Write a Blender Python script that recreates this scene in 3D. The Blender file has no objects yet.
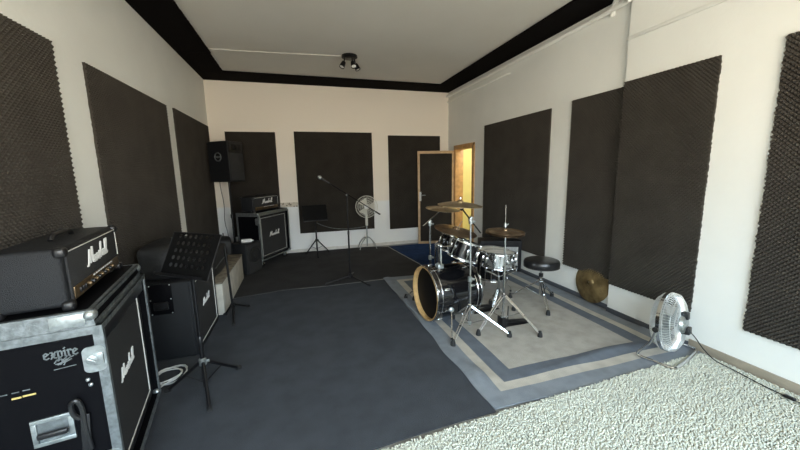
import bpy, bmesh, math, random
import numpy as np
from mathutils import Vector, Matrix, Euler
random.seed(7)
C = bpy.context.scene.collection
PI = math.pi
sin, cos, R = math.sin, math.cos, math.radians

# ------------------------------------------------------------------ materials
def mat(name, col, rough=.6, metal=0., noise=0., nscale=8., bump=0., bscale=60., col2=None, spec=.5, coat=0., sheen=0.):
    m = bpy.data.materials.new(name); m.use_nodes = True
    nt = m.node_tree; b = nt.nodes['Principled BSDF']
    b.inputs['Base Color'].default_value = (*col, 1); b.inputs['Roughness'].default_value = rough
    b.inputs['Metallic'].default_value = metal; b.inputs['Specular IOR Level'].default_value = spec
    if coat: b.inputs['Coat Weight'].default_value = coat
    tc = nt.nodes.new('ShaderNodeTexCoord')
    if noise or col2:
        n = nt.nodes.new('ShaderNodeTexNoise'); n.inputs['Scale'].default_value = nscale; n.inputs['Detail'].default_value = 5
        nt.links.new(tc.outputs['Object'], n.inputs['Vector'])
        r = nt.nodes.new('ShaderNodeValToRGB'); r.color_ramp.elements[0].position = .35; r.color_ramp.elements[1].position = .65
        c2 = col2 or tuple(min(1, c*(1+noise)) for c in col)
        c1 = col if col2 else tuple(c*(1-noise) for c in col)
        r.color_ramp.elements[0].color = (*c1, 1); r.color_ramp.elements[1].color = (*c2, 1)
        nt.links.new(n.outputs['Fac'], r.inputs['Fac']); nt.links.new(r.outputs['Color'], b.inputs['Base Color'])
    if bump:
        n2 = nt.nodes.new('ShaderNodeTexNoise'); n2.inputs['Scale'].default_value = bscale; n2.inputs['Detail'].default_value = 3
        nt.links.new(tc.outputs['Object'], n2.inputs['Vector'])
        bp = nt.nodes.new('ShaderNodeBump'); bp.inputs['Strength'].default_value = bump; bp.inputs['Distance'].default_value = .01
        nt.links.new(n2.outputs['Fac'], bp.inputs['Height']); nt.links.new(bp.outputs['Normal'], b.inputs['Normal'])
    return m
M = {}
M['wall'] = mat('wall_paint', (.81, .815, .775), .85, noise=.03, nscale=1.3, bump=.15, bscale=25)
M['wall2'] = mat('two_tone_wall_paint', (.84, .825, .785), .85, bump=.15, bscale=25)
def two_tone(m, lo, hi, z):
    nt = m.node_tree; b = nt.nodes['Principled BSDF']; tc = nt.nodes.new('ShaderNodeTexCoord'); sp = nt.nodes.new('ShaderNodeSeparateXYZ')
    r = nt.nodes.new('ShaderNodeValToRGB'); r.color_ramp.elements[0].position = (z-.02)/3.4; r.color_ramp.elements[1].position = (z+.02)/3.4
    r.color_ramp.elements[0].color = (*lo, 1); r.color_ramp.elements[1].color = (*hi, 1); d = nt.nodes.new('ShaderNodeMath'); d.operation = 'DIVIDE'; d.inputs[1].default_value = 3.4
    nt.links.new(tc.outputs['Object'], sp.inputs[0]); nt.links.new(sp.outputs[2], d.inputs[0]); nt.links.new(d.outputs[0], r.inputs['Fac']); nt.links.new(r.outputs['Color'], b.inputs['Base Color'])
two_tone(M['wall2'], (.84, .85, .84), (.84, .775, .68), 1.0)
M['ceil'] = mat('ceiling_paint', (.72, .70, .645), .9, noise=.03, nscale=1., bump=.12, bscale=18)
M['floor'] = mat('grey_vinyl', (.22, .225, .22), .6, noise=.15, nscale=5)
M['pipew'] = mat('white_gloss_pipe', (.88, .88, .84), .35)
M['basew'] = mat('pale_skirting', (.62, .60, .56), .6, noise=.1, nscale=9)
M['carpet_edge'] = mat('dark_carpet_edge', (.06, .065, .075), .8)  # carpet edge turned up at the wall foot
M['baseb'] = mat('beige_skirting', (.36, .31, .24), .55, noise=.08, nscale=9)
M['foam'] = mat('acoustic_foam', (.052, .046, .039), .95, noise=.12, nscale=3, spec=.15)
M['felt'] = mat('black_foam', (.006, .005, .005), .98, spec=.05, bump=.5, bscale=70)
M['charcoal'] = mat('charcoal_carpet', (.060, .066, .076), .97, noise=.10, nscale=5, bump=.8, bscale=220, spec=.12)
M['charcoal2'] = mat('dark_carpet', (.044, .043, .044), .97, noise=.12, nscale=3, bump=.8, bscale=220, spec=.1)
M['navy'] = mat('navy_carpet', (.012, .030, .085), .97, noise=.2, nscale=6, bump=.8, bscale=220, spec=.1)
M['shagb'] = mat('shag_backing', (.45, .46, .42), .95)
M['shag'] = mat('shag_pile', (.56, .565, .485), .9, noise=.1, nscale=30, spec=.2)
M['tolex'] = mat('black_tolex', (.011, .012, .014), .48, bump=.5, bscale=260, spec=.32)
M['desk'] = mat('matt_black_sheet', (.004, .004, .004), .7, spec=.12)
M['black'] = mat('black_plastic', (.010, .010, .011), .35)
M['blackm'] = mat('black_metal', (.006, .006, .007), .42, spec=.3)
M['rubber'] = mat('rubber', (.015, .015, .015), .8)
M['grille'] = mat('black_grille_cloth', (.030, .030, .031), .85, noise=.25, nscale=180, bump=.6, bscale=350, spec=.3)
M['gpan'] = mat('case_laminate', (.004, .004, .005), .5, spec=.05)
M['alu'] = mat('aluminium', (.20, .22, .225), .45, .7, noise=.25, nscale=35, bump=.2, bscale=80)
M['steel'] = mat('dull_steel', (.40, .43, .43), .36, .85, noise=.2, nscale=40)
M['wire'] = mat('plated_wire', (.86, .88, .88), .34, .8)
M['chrome'] = mat('chrome', (.66, .67, .68), .15, 1.)
M['white'] = mat('white_plastic', (.80, .80, .78), .4)
M['pipe'] = mat('white_piping', (.72, .71, .66), .5)
M['gold'] = mat('gold_panel', (.14, .095, .05), .4, .7, noise=.4, nscale=60)
M['yellow'] = mat('yellow_label', (.55, .42, .14), .6)
M['bronze'] = mat('cymbal_bronze', (.50, .40, .26), .32, 1., noise=.15, nscale=14)
M['bronzed'] = mat('dark_cymbal_bronze', (.34, .25, .17), .36, 1., noise=.3, nscale=10)
M['oldbronze'] = mat('tarnished_bronze', (.13, .085, .035), .5, .7, nscale=7, col2=(.36, .26, .12), bump=.3, bscale=30)
M['lacq'] = mat('black_drum_lacquer', (.005, .005, .006), .13, coat=.3)
M['head'] = mat('drum_head_white', (.72, .72, .70), .5, bump=.1, bscale=60)
M['headb'] = mat('drum_head_black', (.005, .005, .006), .6, spec=.2)
M['maple'] = mat('maple_hoop', (.62, .40, .17), .38, noise=.15, nscale=20)
M['door'] = mat('pine_frame', (.58, .33, .13), .5, noise=.15, nscale=12)
M['doorl'] = mat('pine_edge', (.55, .38, .22), .5, noise=.1, nscale=12)
M['yelw'] = mat('yellow_paint', (.82, .74, .34), .8, noise=.05, nscale=2)
M['clothg'] = mat('grey_beige_cloth', (.52, .50, .44), .9, noise=.12, nscale=7, bump=.3, bscale=40)
M['clotht'] = mat('tan_top', (.19, .165, .125), .9, noise=.4, nscale=14, bump=.4, bscale=50)
M['bag'] = mat('black_nylon', (.014, .015, .017), .6, noise=.2, nscale=10, bump=.6, bscale=20)
M['sgrille'] = mat('silver_grille_cloth', (.40, .41, .41), .6, noise=.25, nscale=60, bump=.4, bscale=200)
M['dot'] = mat('cable_white', (.60, .60, .57), .5)
M['seat'] = mat('black_vinyl', (.016, .016, .017), .30, bump=.15, bscale=25)
M['bulb'] = mat('lamp_glass', (.85, .84, .80), .2)
M['fanwhite'] = mat('fan_plastic', (.68, .66, .58), .45)
M['frieze'] = None

# rug: object-space borders
def rug_mat():
    m = bpy.data.materials.new('drum_rug'); m.use_nodes = True; nt = m.node_tree; b = nt.nodes['Principled BSDF']
    b.inputs['Roughness'].default_value = .95; b.inputs['Specular IOR Level'].default_value = .15
    N = nt.nodes.new; L = nt.links.new
    tc = N('ShaderNodeTexCoord'); sp = N('ShaderNodeSeparateXYZ'); 
    wob = N('ShaderNodeTexNoise'); wob.inputs['Scale'].default_value = 3; 
    L(tc.outputs['Object'], wob.inputs['Vector']); L(tc.outputs['Object'], sp.inputs[0])
    def ma(op, a, bb):
        n = N('ShaderNodeMath'); n.operation = op
        for i, v in enumerate((a, bb)):
            if v is None: continue
            if isinstance(v, (int, float)): n.inputs[i].default_value = v
            else: L(v, n.inputs[i])
        return n.outputs[0]
    # distance to the nearest edge, local frame is centred
    dx = ma('SUBTRACT', RW/2, ma('ABSOLUTE', sp.outputs[0], None))
    dy = ma('SUBTRACT', RL/2, ma('ABSOLUTE', sp.outputs[1], None))
    d = ma('MINIMUM', dx, dy)
    d = ma('ADD', d, ma('MULTIPLY', ma('SUBTRACT', wob.outputs['Fac'], .5), .012))
    ramp = N('ShaderNodeValToRGB'); cr = ramp.color_ramp; cr.interpolation = 'CONSTANT'
    cr.elements[0].position = 0; cr.elements[0].color = (.235, .26, .29, 1)
    cr.elements[1].position = .150/.6; cr.elements[1].color = (.50, .47, .41, 1)
    for ps, c in ((.235/.6, (.145, .165, .195, 1)), (.375/.6, (.43, .41, .365, 1))):
        e = cr.elements.new(ps); e.color = c
    L(ma('DIVIDE', d, .6), ramp.inputs['Fac'])
    n1 = N('ShaderNodeTexNoise'); n1.inputs['Scale'].default_value = 9; n1.inputs['Detail'].default_value = 8; L(tc.outputs['Object'], n1.inputs['Vector'])
    mx = N('ShaderNodeMixRGB'); mx.blend_type = 'MULTIPLY'; mx.inputs[0].default_value = .45
    r2 = N('ShaderNodeValToRGB'); r2.color_ramp.elements[0].position = .3; r2.color_ramp.elements[0].color = (.6, .6, .6, 1); r2.color_ramp.elements[1].position = .6
    L(n1.outputs['Fac'], r2.inputs['Fac']); L(ramp.outputs['Color'], mx.inputs[1]); L(r2.outputs['Color'], mx.inputs[2])
    L(mx.outputs['Color'], b.inputs['Base Color'])
    n2 = N('ShaderNodeTexNoise'); n2.inputs['Scale'].default_value = 180; L(tc.outputs['Object'], n2.inputs['Vector'])
    bp = N('ShaderNodeBump'); bp.inputs['Strength'].default_value = .6; bp.inputs['Distance'].default_value = .01
    L(n2.outputs['Fac'], bp.inputs['Height']); L(bp.outputs['Normal'], b.inputs['Normal'])
    return m
def frieze_mat():
    m = mat('floral_border', (.62, .56, .46), .7); nt = m.node_tree; b = nt.nodes['Principled BSDF']
    v = nt.nodes.new('ShaderNodeTexVoronoi'); v.inputs['Scale'].default_value = 24
    r = nt.nodes.new('ShaderNodeValToRGB'); r.color_ramp.elements[0].position = .25; r.color_ramp.elements[0].color = (.16, .13, .09, 1)
    r.color_ramp.elements[1].position = .45; r.color_ramp.elements[1].color = (.60, .54, .44, 1)
    tc = nt.nodes.new('ShaderNodeTexCoord'); nt.links.new(tc.outputs['Object'], v.inputs['Vector'])
    nt.links.new(v.outputs['Distance'], r.inputs['Fac']); nt.links.new(r.outputs['Color'], b.inputs['Base Color'])
    return m

# ------------------------------------------------------------------ mesh builder
def frame(z, x=None):
    z = Vector(z).normalized()
    h = Vector(x) if x is not None else (Vector((1, 0, 0)) if abs(z.x) < .9 else Vector((0, 1, 0)))
    y = z.cross(h).normalized(); x = y.cross(z)
    return Matrix((x, y, z)).transposed()
class MB:
    def __init__(s): s.v = []; s.f = []
    def add(s, vs, fs):
        o = len(s.v); s.v += [tuple(q) for q in vs]; s.f += [tuple(i+o for i in q) for q in fs]; return s
    def box(s, c, size, rot=None, bev=0, seg=2):
        bm = bmesh.new(); bmesh.ops.create_cube(bm, size=1)
        for q in bm.verts: q.co = Vector((q.co.x*size[0], q.co.y*size[1], q.co.z*size[2]))
        if bev: bmesh.ops.bevel(bm, geom=bm.edges[:], offset=bev, segments=seg, affect='EDGES', profile=.5)
        m = Matrix.Translation(c)
        if rot is not None: m = m @ (Euler(rot).to_matrix().to_4x4() if not isinstance(rot, Matrix) else rot.to_4x4())
        bm.verts.index_update()
        s.add([m @ q.co for q in bm.verts], [[q.index for q in f.verts] for f in bm.faces]); bm.free(); return s
    def box2(s, a, b, bev=0, seg=2):
        return s.box([(a[i]+b[i])/2 for i in range(3)], [abs(b[i]-a[i]) for i in range(3)], None, bev, seg)
    def tube(s, pts, r, seg=8, closed=False, flat=None):
        pts = [Vector(q) for q in pts]; n = len(pts)
        rs = r if isinstance(r, (list, tuple)) else [r]*n
        vs = []; fs = []; t0 = None; X = None
        for i, q in enumerate(pts):
            if closed: t = pts[(i+1) % n]-pts[i-1]
            else: t = pts[min(i+1, n-1)]-pts[max(i-1, 0)]
            if t.length < 1e-9: t = Vector((0, 0, 1))
            t.normalize()
            if X is None: X = frame(t).col[0].copy()
            X = (X-t*X.dot(t)).normalized(); Y = t.cross(X)
            for k in range(seg):
                a = 2*PI*k/seg; vs.append(q+(X*cos(a)+Y*sin(a))*rs[i])
        for i in range(n if closed else n-1):
            j = (i+1) % n
            for k in range(seg):
                k2 = (k+1) % seg; fs.append((i*seg+k, i*seg+k2, j*seg+k2, j*seg+k))
        if not closed: fs += [tuple(range(seg))[::-1], tuple((n-1)*seg+k for k in range(seg))]
        return s.add(vs, fs)
    def cyl(s, a, b, r, r2=None, seg=16):
        return s.tube([a, b], [r, r if r2 is None else r2], seg)
    def lathe(s, prof, seg=32, loc=(0, 0, 0), axis=(0, 0, 1), closed=False):
        m = frame(axis); L = Vector(loc); vs = []; fs = []; n = len(prof)
        for r, z in prof:
            for k in range(seg):
                a = 2*PI*k/seg; vs.append(L+m @ Vector((r*cos(a), r*sin(a), z)))
        for i in range(n if closed else n-1):
            j = (i+1) % n
            for k in range(seg):
                k2 = (k+1) % seg; fs.append((i*seg+k, i*seg+k2, j*seg+k2, j*seg+k))
        if not closed: fs += [tuple(range(seg))[::-1], tuple((n-1)*seg+k for k in range(seg))]
        return s.add(vs, fs)
    def ball(s, c, r, seg=12, sc=(1, 1, 1)):
        n = seg//2+1; vs = []; fs = []
        for i in range(n+1):
            t = PI*(i+.001)/(n+.002)
            for k in range(seg):
                a = 2*PI*k/seg; vs.append((c[0]+r*sc[0]*sin(t)*cos(a), c[1]+r*sc[1]*sin(t)*sin(a), c[2]+r*sc[2]*cos(t)))
        for i in range(n):
            for k in range(seg):
                k2 = (k+1) % seg; fs.append((i*seg+k, (i+1)*seg+k, (i+1)*seg+k2, i*seg+k2))
        fs += [tuple(range(seg)), tuple(n*seg+k for k in range(seg))[::-1]]
        return s.add(vs, fs)
    def ring(s, c, rad, r, axis=(0, 0, 1), seg=40, ts=8):
        m = frame(axis); c = Vector(c)
        return s.tube([c+m @ Vector((rad*cos(2*PI*k/seg), rad*sin(2*PI*k/seg), 0)) for k in range(seg)], r, ts, True)
    def prism(s, poly, o, u, v, n, d):
        o, u, v, n = Vector(o), Vector(u), Vector(v), Vector(n)
        k = len(poly); vs = [o+u*a+v*b for a, b in poly]+[o+u*a+v*b+n*d for a, b in poly]
        return s.add(vs, [tuple(range(k))[::-1], tuple(range(k, 2*k))]+[(i, (i+1) % k, k+(i+1) % k, k+i) for i in range(k)])
    def stroke(s, polys, o, u, v, n, w, d):          # flat raised lettering strokes
        for pl in polys:
            for (a, b), (c, e) in zip(pl[:-1], pl[1:]):
                t = Vector((c-a, e-b)); L = t.length
                if L < 1e-6: continue
                t /= L; p_ = Vector((-t.y, t.x))*w/2; a2 = Vector((a, b))-t*w*.35; b2 = Vector((c, e))+t*w*.35
                s.prism([a2-p_, b2-p_, b2+p_, a2+p_], o, u, v, n, d)
        return s
    def build(s, name, m, parent=None, angle=35):
        me = bpy.data.meshes.new(name); me.from_pydata(s.v, [], s.f); me.materials.append(m)
        bm = bmesh.new(); bm.from_mesh(me); bmesh.ops.recalc_face_normals(bm, faces=bm.faces); bm.to_mesh(me); bm.free()
        me.shade_smooth(); me.set_sharp_from_angle(angle=R(angle))
        o = bpy.data.objects.new(name, me); C.objects.link(o)
        if parent: o.parent = parent
        return o
def tag(o, label=None, cat=None, group=None, kind=None):
    for k, q in (('label', label), ('category', cat), ('group', group), ('kind', kind)):
        if q: o[k] = q
    return o
def thing(name, loc, rz=0, label=None, cat=None, group=None, rot=None):
    o = bpy.data.objects.new(name, None); C.objects.link(o); o.location = loc
    o.rotation_euler = rot or (0, 0, rz); o.empty_display_size = .1
    return tag(o, label, cat, group)
def struct(o): o['kind'] = 'structure'; return o
def kids(o): return [c for c in C.objects if c.parent == o]
def copy_tree(o, parent=None):
    c = o.copy(); C.objects.link(c); c.parent = parent
    for ch in kids(o): copy_tree(ch, c)
    return c
def smooth_path(pts, n=6, closed=False):
    P = [Vector(q) for q in pts]; out = []; N = len(P)
    for i in range(N if closed else N-1):
        a, b, c, d = (P[(i-1) % N], P[i], P[(i+1) % N], P[(i+2) % N]) if closed else (P[max(i-1, 0)], P[i], P[i+1], P[min(i+2, N-1)])
        for k in range(n):
            t = k/n; out.append(.5*((2*b)+(c-a)*t+(2*a-5*b+4*c-d)*t*t+(3*b-a-3*c+d)*t**3))
    if not closed: out.append(P[-1])
    return out

# ------------------------------------------------------------------ room
XL, XR, XN, YB, YN, H, YJ = -1.521, 3.316, 3.264, 7.098, -1.6, 3.356, 2.759
D0, D1, DH = 5.94, 6.72, 2.10      # doorway in the right wall
def sb(name, a, b, m, bev=0): return struct(MB().box2(a, b, bev).build(name, m))
sb('floor', (XL-.15, YN-.15, -.1), (XR+.15, YB+.15, 0), M['floor'])
sb('ceiling', (XL-.15, YN-.15, H), (XR+.15, YB+.15, H+.1), M['ceil'])
sb('wall_left', (XL-.15, YN-.15, 0), (XL, YB+.15, H), M['wall'])
sb('wall_back', (XL, YB, 0), (XR, YB+.15, H), M['wall2'])
w = MB(); w.box2((XR, YJ, 0), (XR+.15, D0, H)).box2((XR, D0, DH), (XR+.15, D1, H)).box2((XR, D1, 0), (XR+.15, YB+.15, H))
struct(w.build('wall_right', M['wall']))
sb('wall_right_protruding', (XN, YN-.15, 0), (XR+.15, YJ, H), M['wall'])
# near wall with two window openings (behind the camera)
W = [(-1.25, .35, .95, 2.55), (.75, 2.35, .95, 2.55)]
w = MB(); y0, y1 = YN-.15, YN
w.box2((XL, y0, 0), (XN, y1, .95)).box2((XL, y0, 2.55), (XN, y1, H)).box2((XL, y0, .95), (W[0][0], y1, 2.55))
w.box2((W[0][1], y0, .95), (W[1][0], y1, 2.55)).box2((W[1][1], y0, .95), (XN, y1, 2.55))
struct(w.build('wall_near', M['wall']))
for i, (a, b, c, d) in enumerate(W):
    f = MB(); t = .05
    for q in (((a, y0+.04, c), (a+t, y1-.04, d)), ((b-t, y0+.04, c), (b, y1-.04, d)), ((a+t, y0+.04, c), (b-t, y1-.04, c+t)), ((a+t, y0+.04, d-t), (b-t, y1-.04, d)), (((a+b)/2-.025, y0+.05, c+t), ((a+b)/2+.025, y1-.05, d-t))):
        f.box2(*q)
    struct(f.build('window_%d' % (i+1), M['white']))
# small yellow room behind the doorway
w = MB(); w.box2((XR+.15, 7.9, 0), (6.2, 8.0, 2.9)).box2((6.1, 4.6, 0), (6.2, 7.9, 2.9)).box2((XR+.15, 4.5, 0), (6.2, 4.6, 2.9)).box2((XR+.15, YB+.15, 0), (XR+.25, 7.9, 2.9))
struct(w.build('wall_hallway', M['yelw']))
sb('floor_hallway', (XR+.15, 4.5, -.1), (6.2, 8.0, 0), M['floor']); sb('ceiling_hallway', (XR+.15, 4.5, 2.9), (6.2, 8.0, 3.0), M['ceil'])
# skirting, plus dark carpet edge along the right wall
sb('baseboard_back', (XL, YB-.018, 0), (XR, YB, .07), M['basew'], .004)
sb('baseboard_right', (XN-.016, YN, 0), (XN, 1.92, .085), M['baseb'], .004)
sb('carpet_edge_right', (XN-.016, 1.92, 0), (XN, YJ, .055), M['carpet_edge'], .004)  # dark strip standing for the rug edge curling up the wall, no skirting board
sb('carpet_edge_recess', (XR-.016, YJ, 0), (XR, D0-.06, .055), M['carpet_edge'], .004)  # same curled carpet edge continued along the recess
sb('baseboard_left', (XL, YN, 0), (XL+.016, YB-.02, .07), M['basew'], .004)
M['frieze'] = frieze_mat()
sb('trim_1', (-.36, YB-.006, .955), (-.03, YB, 1.045), M['frieze'])
# door frame
def doorframe():
    f = MB()
    f.box2((XR-.02, D1-.035, 0), (XR+.17, D1, DH), .004).box2((XR-.02, D0, 0), (XR+.17, D0+.035, DH), .004).box2((XR-.02, D0, DH-.035), (XR+.17, D1, DH), .004)
    f.box2((XR-.022, D1, 0), (XR, D1+.055, DH+.055), .004).box2((XR-.022, D0-.055, 0), (XR, D0, DH+.055), .004).box2((XR-.022, D0-.055, DH), (XR, D1+.055, DH+.055), .004)
    return struct(f.build('trim_2', M['door']))
doorframe()
# door leaf, hinged on the far jamb, local x along the leaf
ang = math.atan2(6.93-6.74, 2.50-3.29)
dr = thing('door_1', (3.288, 6.745, .012), ang); struct(dr)
LW, LH, T = .80, 2.04, .04
MB().box2((0, -T/2, 0), (LW, T/2, LH), .003).build('door_leaf', M['doorl'], dr)
def foam(w, h, s=.017, amp=.020, base=.012, torn=0.):
    """egg-crate foam, local x = along wall, z = up, y = out of the wall (towards -y)"""
    nx, nz = max(2, round(w/s)), max(2, round(h/s)); vs = []; fs = []
    for j in range(nz+1):
        for i in range(nx+1):
            d = base+amp*((i+j) % 2)
            x = -w/2+w*i/nx; z = h*j/nz
            if torn and (i in (0, nx)): x += random.uniform(-torn, torn)
            vs.append((x, -d, z))
    I = lambda i, j: j*(nx+1)+i
    for j in range(nz):
        for i in range(nx):
            a, b, c, d = I(i, j), I(i+1, j), I(i+1, j+1), I(i, j+1)
            if (i+j) % 2: fs += [(a, b, d), (b, c, d)]
            else: fs += [(a, b, c), (a, c, d)]
    ringi = [I(i, 0) for i in range(nx)]+[I(nx, j) for j in range(nz)]+[I(i, nz) for i in range(nx, 0, -1)]+[I(0, j) for j in range(nz, 0, -1)]
    o = len(vs); vs += [(vs[k][0], 0, vs[k][2]) for k in ringi]; n = len(ringi)
    fs += [(ringi[k], o+k, o+(k+1) % n, ringi[(k+1) % n]) for k in range(n)]; fs.append(tuple(range(o, o+n)))
    m = MB(); m.v = vs; m.f = fs; return m
m = foam(LW-.10, LH-.12, amp=.016, base=.006); o = m.build('foam_panel', M['foam'], dr, 10); o.location = (LW/2, T/2+.0, .06); o.rotation_euler = (0, 0, PI)
h = MB(); h.box((LW-.055, T/2+.006, 1.06), (.045, .012, .20), None, .004)
h.box((LW-.055, -T/2-.006, 1.06), (.045, .012, .20), None, .004)
h.build('handle_plate', M['white'], dr)
MB().tube([(LW-.055, T/2+.012, 1.09), (LW-.055, T/2+.055, 1.09), (LW-.16, T/2+.06, 1.09)], .009, 8).build('door_handle', M['steel'], dr)
hg = MB()
for z in (.25, 1.75): hg.cyl((.0, 0.0, z), (.0, 0.0, z+.1), .012)
o = hg.build('hinge', M['steel'], dr)

# ------------------------------------------------------------------ acoustic panels on walls
def panel(wall, a, b, z0, z1, label, torn=0., s=.0165):
    w = abs(b-a); c = (a+b)/2
    o = foam(w, z1-z0, s, .012 if wall == 'L' else .018, torn=torn).build('acoustic_panel', M['foam'], None, 10)
    if wall == 'L': o.location = (XL+.001, c, z0); o.rotation_euler = (0, 0, PI/2)
    elif wall == 'R': o.location = (XR-.001, c, z0); o.rotation_euler = (0, 0, -PI/2)
    elif wall == 'N': o.location = (XN-.001, c, z0); o.rotation_euler = (0, 0, -PI/2)
    else: o.location = (c, YB-.008, z0)
    return tag(o, label, 'acoustic panel', 'acoustic foam panels on the walls')
panel('L', 1.10, 2.935, .42, 2.505, 'dark foam panel on the left wall nearest the camera, behind the big amplifier head', .004)
panel('L', 3.29, 4.965, .42, 2.48, 'dark acoustic foam panel on the left wall, in the middle of its three panels', .004)
panel('L', 5.235, 7.02, .42, 2.50, 'dark foam panel on the left wall next to the far corner', .004)
panel('B', -1.25, -.367, .42, 2.42, 'narrow dark foam panel on the back wall behind the far amplifier stack')
panel('B', -.02, 1.545, .40, 2.44, 'wide dark foam panel in the middle of the back wall behind the white fan')
panel('B', 1.90, 3.10, .36, 2.39, 'dark foam panel on the back wall partly covered by the open door')
panel('R', 3.85, 5.52, .36, 2.41, 'dark foam panel on the right wall beside the yellow doorway, behind the hi-hat')
panel('R', 2.765, 3.485, .357, 2.435, 'dark foam panel in the wall recess above the leaning bronze cymbal')
panel('N', 1.935, 2.752, .33, 2.465, 'dark egg-crate foam panel on the protruding right wall above the floor fan', .004)
panel('N', 0.30, 1.562, .338, 2.475, 'dark egg-crate foam panel on the right wall, nearest the camera', .005)

# ------------------------------------------------------------------ black perimeter band on the ceiling
def band(name, a, b, label):
    (x0, y0_), (x1, y1_) = a, b; m = MB()
    m.box2((x0, y0_, H-.03), (x1, y1_, H-.0005))
    # ragged foam edge teeth
    n = 0; L_ = max(abs(x1-x0), abs(y1_-y0_)); k = int(L_/.045); al = abs(x1-x0) > abs(y1_-y0_)
    for i in range(k):
        t = (i+.5)/k; r = random.uniform(.006, .02)
        for e in (0, 1):
            if al: c = (x0+(x1-x0)*t, (y0_ if e == 0 else y1_), H-.02)
            else: c = ((x0 if e == 0 else x1), y0_+(y1_-y0_)*t, H-.02)
            if c[0] < XL+.03 or c[0] > XR-.03 or c[1] > YB-.03: 
                if al or e == (0 if c[0] < 0 else 1): continue
            m.box(c, (.03, .03, r*1.2), None)
    o = m.build(name, M['felt']); return tag(o, label, 'foam strip', 'black foam strips round the ceiling')
band('ceiling_foam_strip', (XL+.005, YN+.1), (-1.085, 5.63), 'long black foam strip along the left edge of the ceiling')
band('ceiling_foam_strip', (XL+.005, 5.66), (-1.10, 6.53), 'short black foam strip on the ceiling above the far left corner')
band('ceiling_foam_strip', (XL+.005, 6.54), (XR-.005, YB-.006), 'black foam strip on the ceiling along the back wall')
band('ceiling_foam_strip', (2.88, YJ+.05), (XR-.005, 6.53), 'black foam strip on the ceiling along the right wall above the pipes')

# pipes
def pipe(pts, r, label, m='pipew', name='pipe'):
    t = MB().tube(pts, r, 10).build(name, M[m]); return tag(t, label, 'pipe', 'pipes under the ceiling on the right wall')
pipe([(XR-.035, 7.085, 3.235), (XR-.035, 2.35, 3.235)] and smooth_path([(XR-.04, 7.08, 3.24), (XR-.04, 5, 3.24), (XR-.04, 3.4, 3.24), (XR-.07, 2.9, 3.24), (XN-.05, 2.5, 3.24), (XN-.05, 1.2, 3.24)], 5), .028, 'upper pale heating pipe running along the right wall just under the ceiling')
pipe([(XR-.03, 7.08, 3.12), (XR-.03, 4.85, 3.12), (XR+.02, 4.80, 3.12)], .018, 'lower short pale pipe on the right wall near the far corner')
pipe(smooth_path([(XR-.02, 3.0, 3.20), (XR-.06, 2.95, 3.26), (XR-.10, 2.88, 3.30), (XR-.13, 2.78, 3.29), (XN-.09, 2.70, 3.21)], 5), .026, 'curved pipe end looping at the corner of the protruding wall')
sb('trim_3', (XN-.014, .2, 2.865), (XN, YJ+.02, 2.90), M['wall'], .004)
o = MB().tube([(-1.06, 5.50, H-.006), (-.3, 5.46, H-.006), (.78, 5.36, H-.006)], .006, 6).build('ceiling_cable', M['basew'])
tag(o, 'thin pale cable run across the ceiling to the spotlight', 'cable')
# ceiling spotlight
t = thing('ceiling_spotlight', (.86, 5.33, H), 0, 'dark metal ceiling spotlight with three small heads', 'ceiling light')
MB().lathe([(.0, -.001), (.115, -.001), (.12, -.03), (.10, -.04), (0, -.04)], 24).build('base', M['blackm'], t)
for i, (dx, dy, tx, ty) in enumerate(((-.075, -.02, -.5, -.3), (.03, -.05, .1, -.6), (.08, .03, .4, -.2))):
    hd = MB(); hd.tube([(dx, dy, -.035), (dx*1.15, dy*1.15, -.11)], .009, 8)
    ax = Vector((tx, ty, -1)).normalized(); L0 = Vector((dx*1.15, dy*1.15, -.10))
    hd.lathe([(.012, 0), (.03, .01), (.038, .07), (.042, .10), (.036, .10), (.03, .07)], 16, L0, ax)
    s_ = hd.build('lamp_head', M['blackm'], t)
    MB().lathe([(.002, .055), (.03, .06), (.034, .092), (.002, .096)], 16, L0, ax).build('bulb', M['bulb'], s_)

# ------------------------------------------------------------------ carpets
def carpet(name, poly, z0, z1, m, label, cat='carpet', wob=.006):
    pts = []
    for i, (a, b) in enumerate(poly):
        c, d = poly[(i+1) % len(poly)]; n = max(2, int(math.hypot(c-a, d-b)/.15))
        for k in range(n):
            t = k/n; j = wob if k else 0
            pts.append((a+(c-a)*t+random.uniform(-j, j), b+(d-b)*t+random.uniform(-j, j)))
    o = MB().prism(pts, (0, 0, z0), (1, 0, 0), (0, 1, 0), (0, 0, 1), z1-z0).build(name, m)
    return tag(o, label, cat)
carpet('carpet', [(XL+.02, 1.68), (.10, 1.67), (.33, 1.70), (.75, 1.735), (1.17, 1.745), (1.16, 3.0), (1.155, 4.72), (.3, 4.70), (-.3, 4.74), (-.95, 4.62), (XL+.02, 4.60)], .0005, .010, M['charcoal'], 'large charcoal grey carpet covering the near left floor')
carpet('carpet', [(XL+.02, 4.66), (-.95, 4.66), (-.3, 4.78), (.3, 4.745), (1.15, 4.78), (2.0, 4.80), (1.93, 5.45), (1.78, 6.88), (1.35, 7.06), (-1.4, 7.06), (XL+.02, 7.04)], .0005, .009, M['charcoal2'], 'darker charcoal carpet on the floor along the back wall')
carpet('carpet', [(2.03, 4.85), (3.28, 4.85), (3.28, 6.95), (1.82, 6.92), (1.96, 5.5)], .0005, .008, M['navy'], 'navy blue carpet on the floor in front of the open door')
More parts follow.
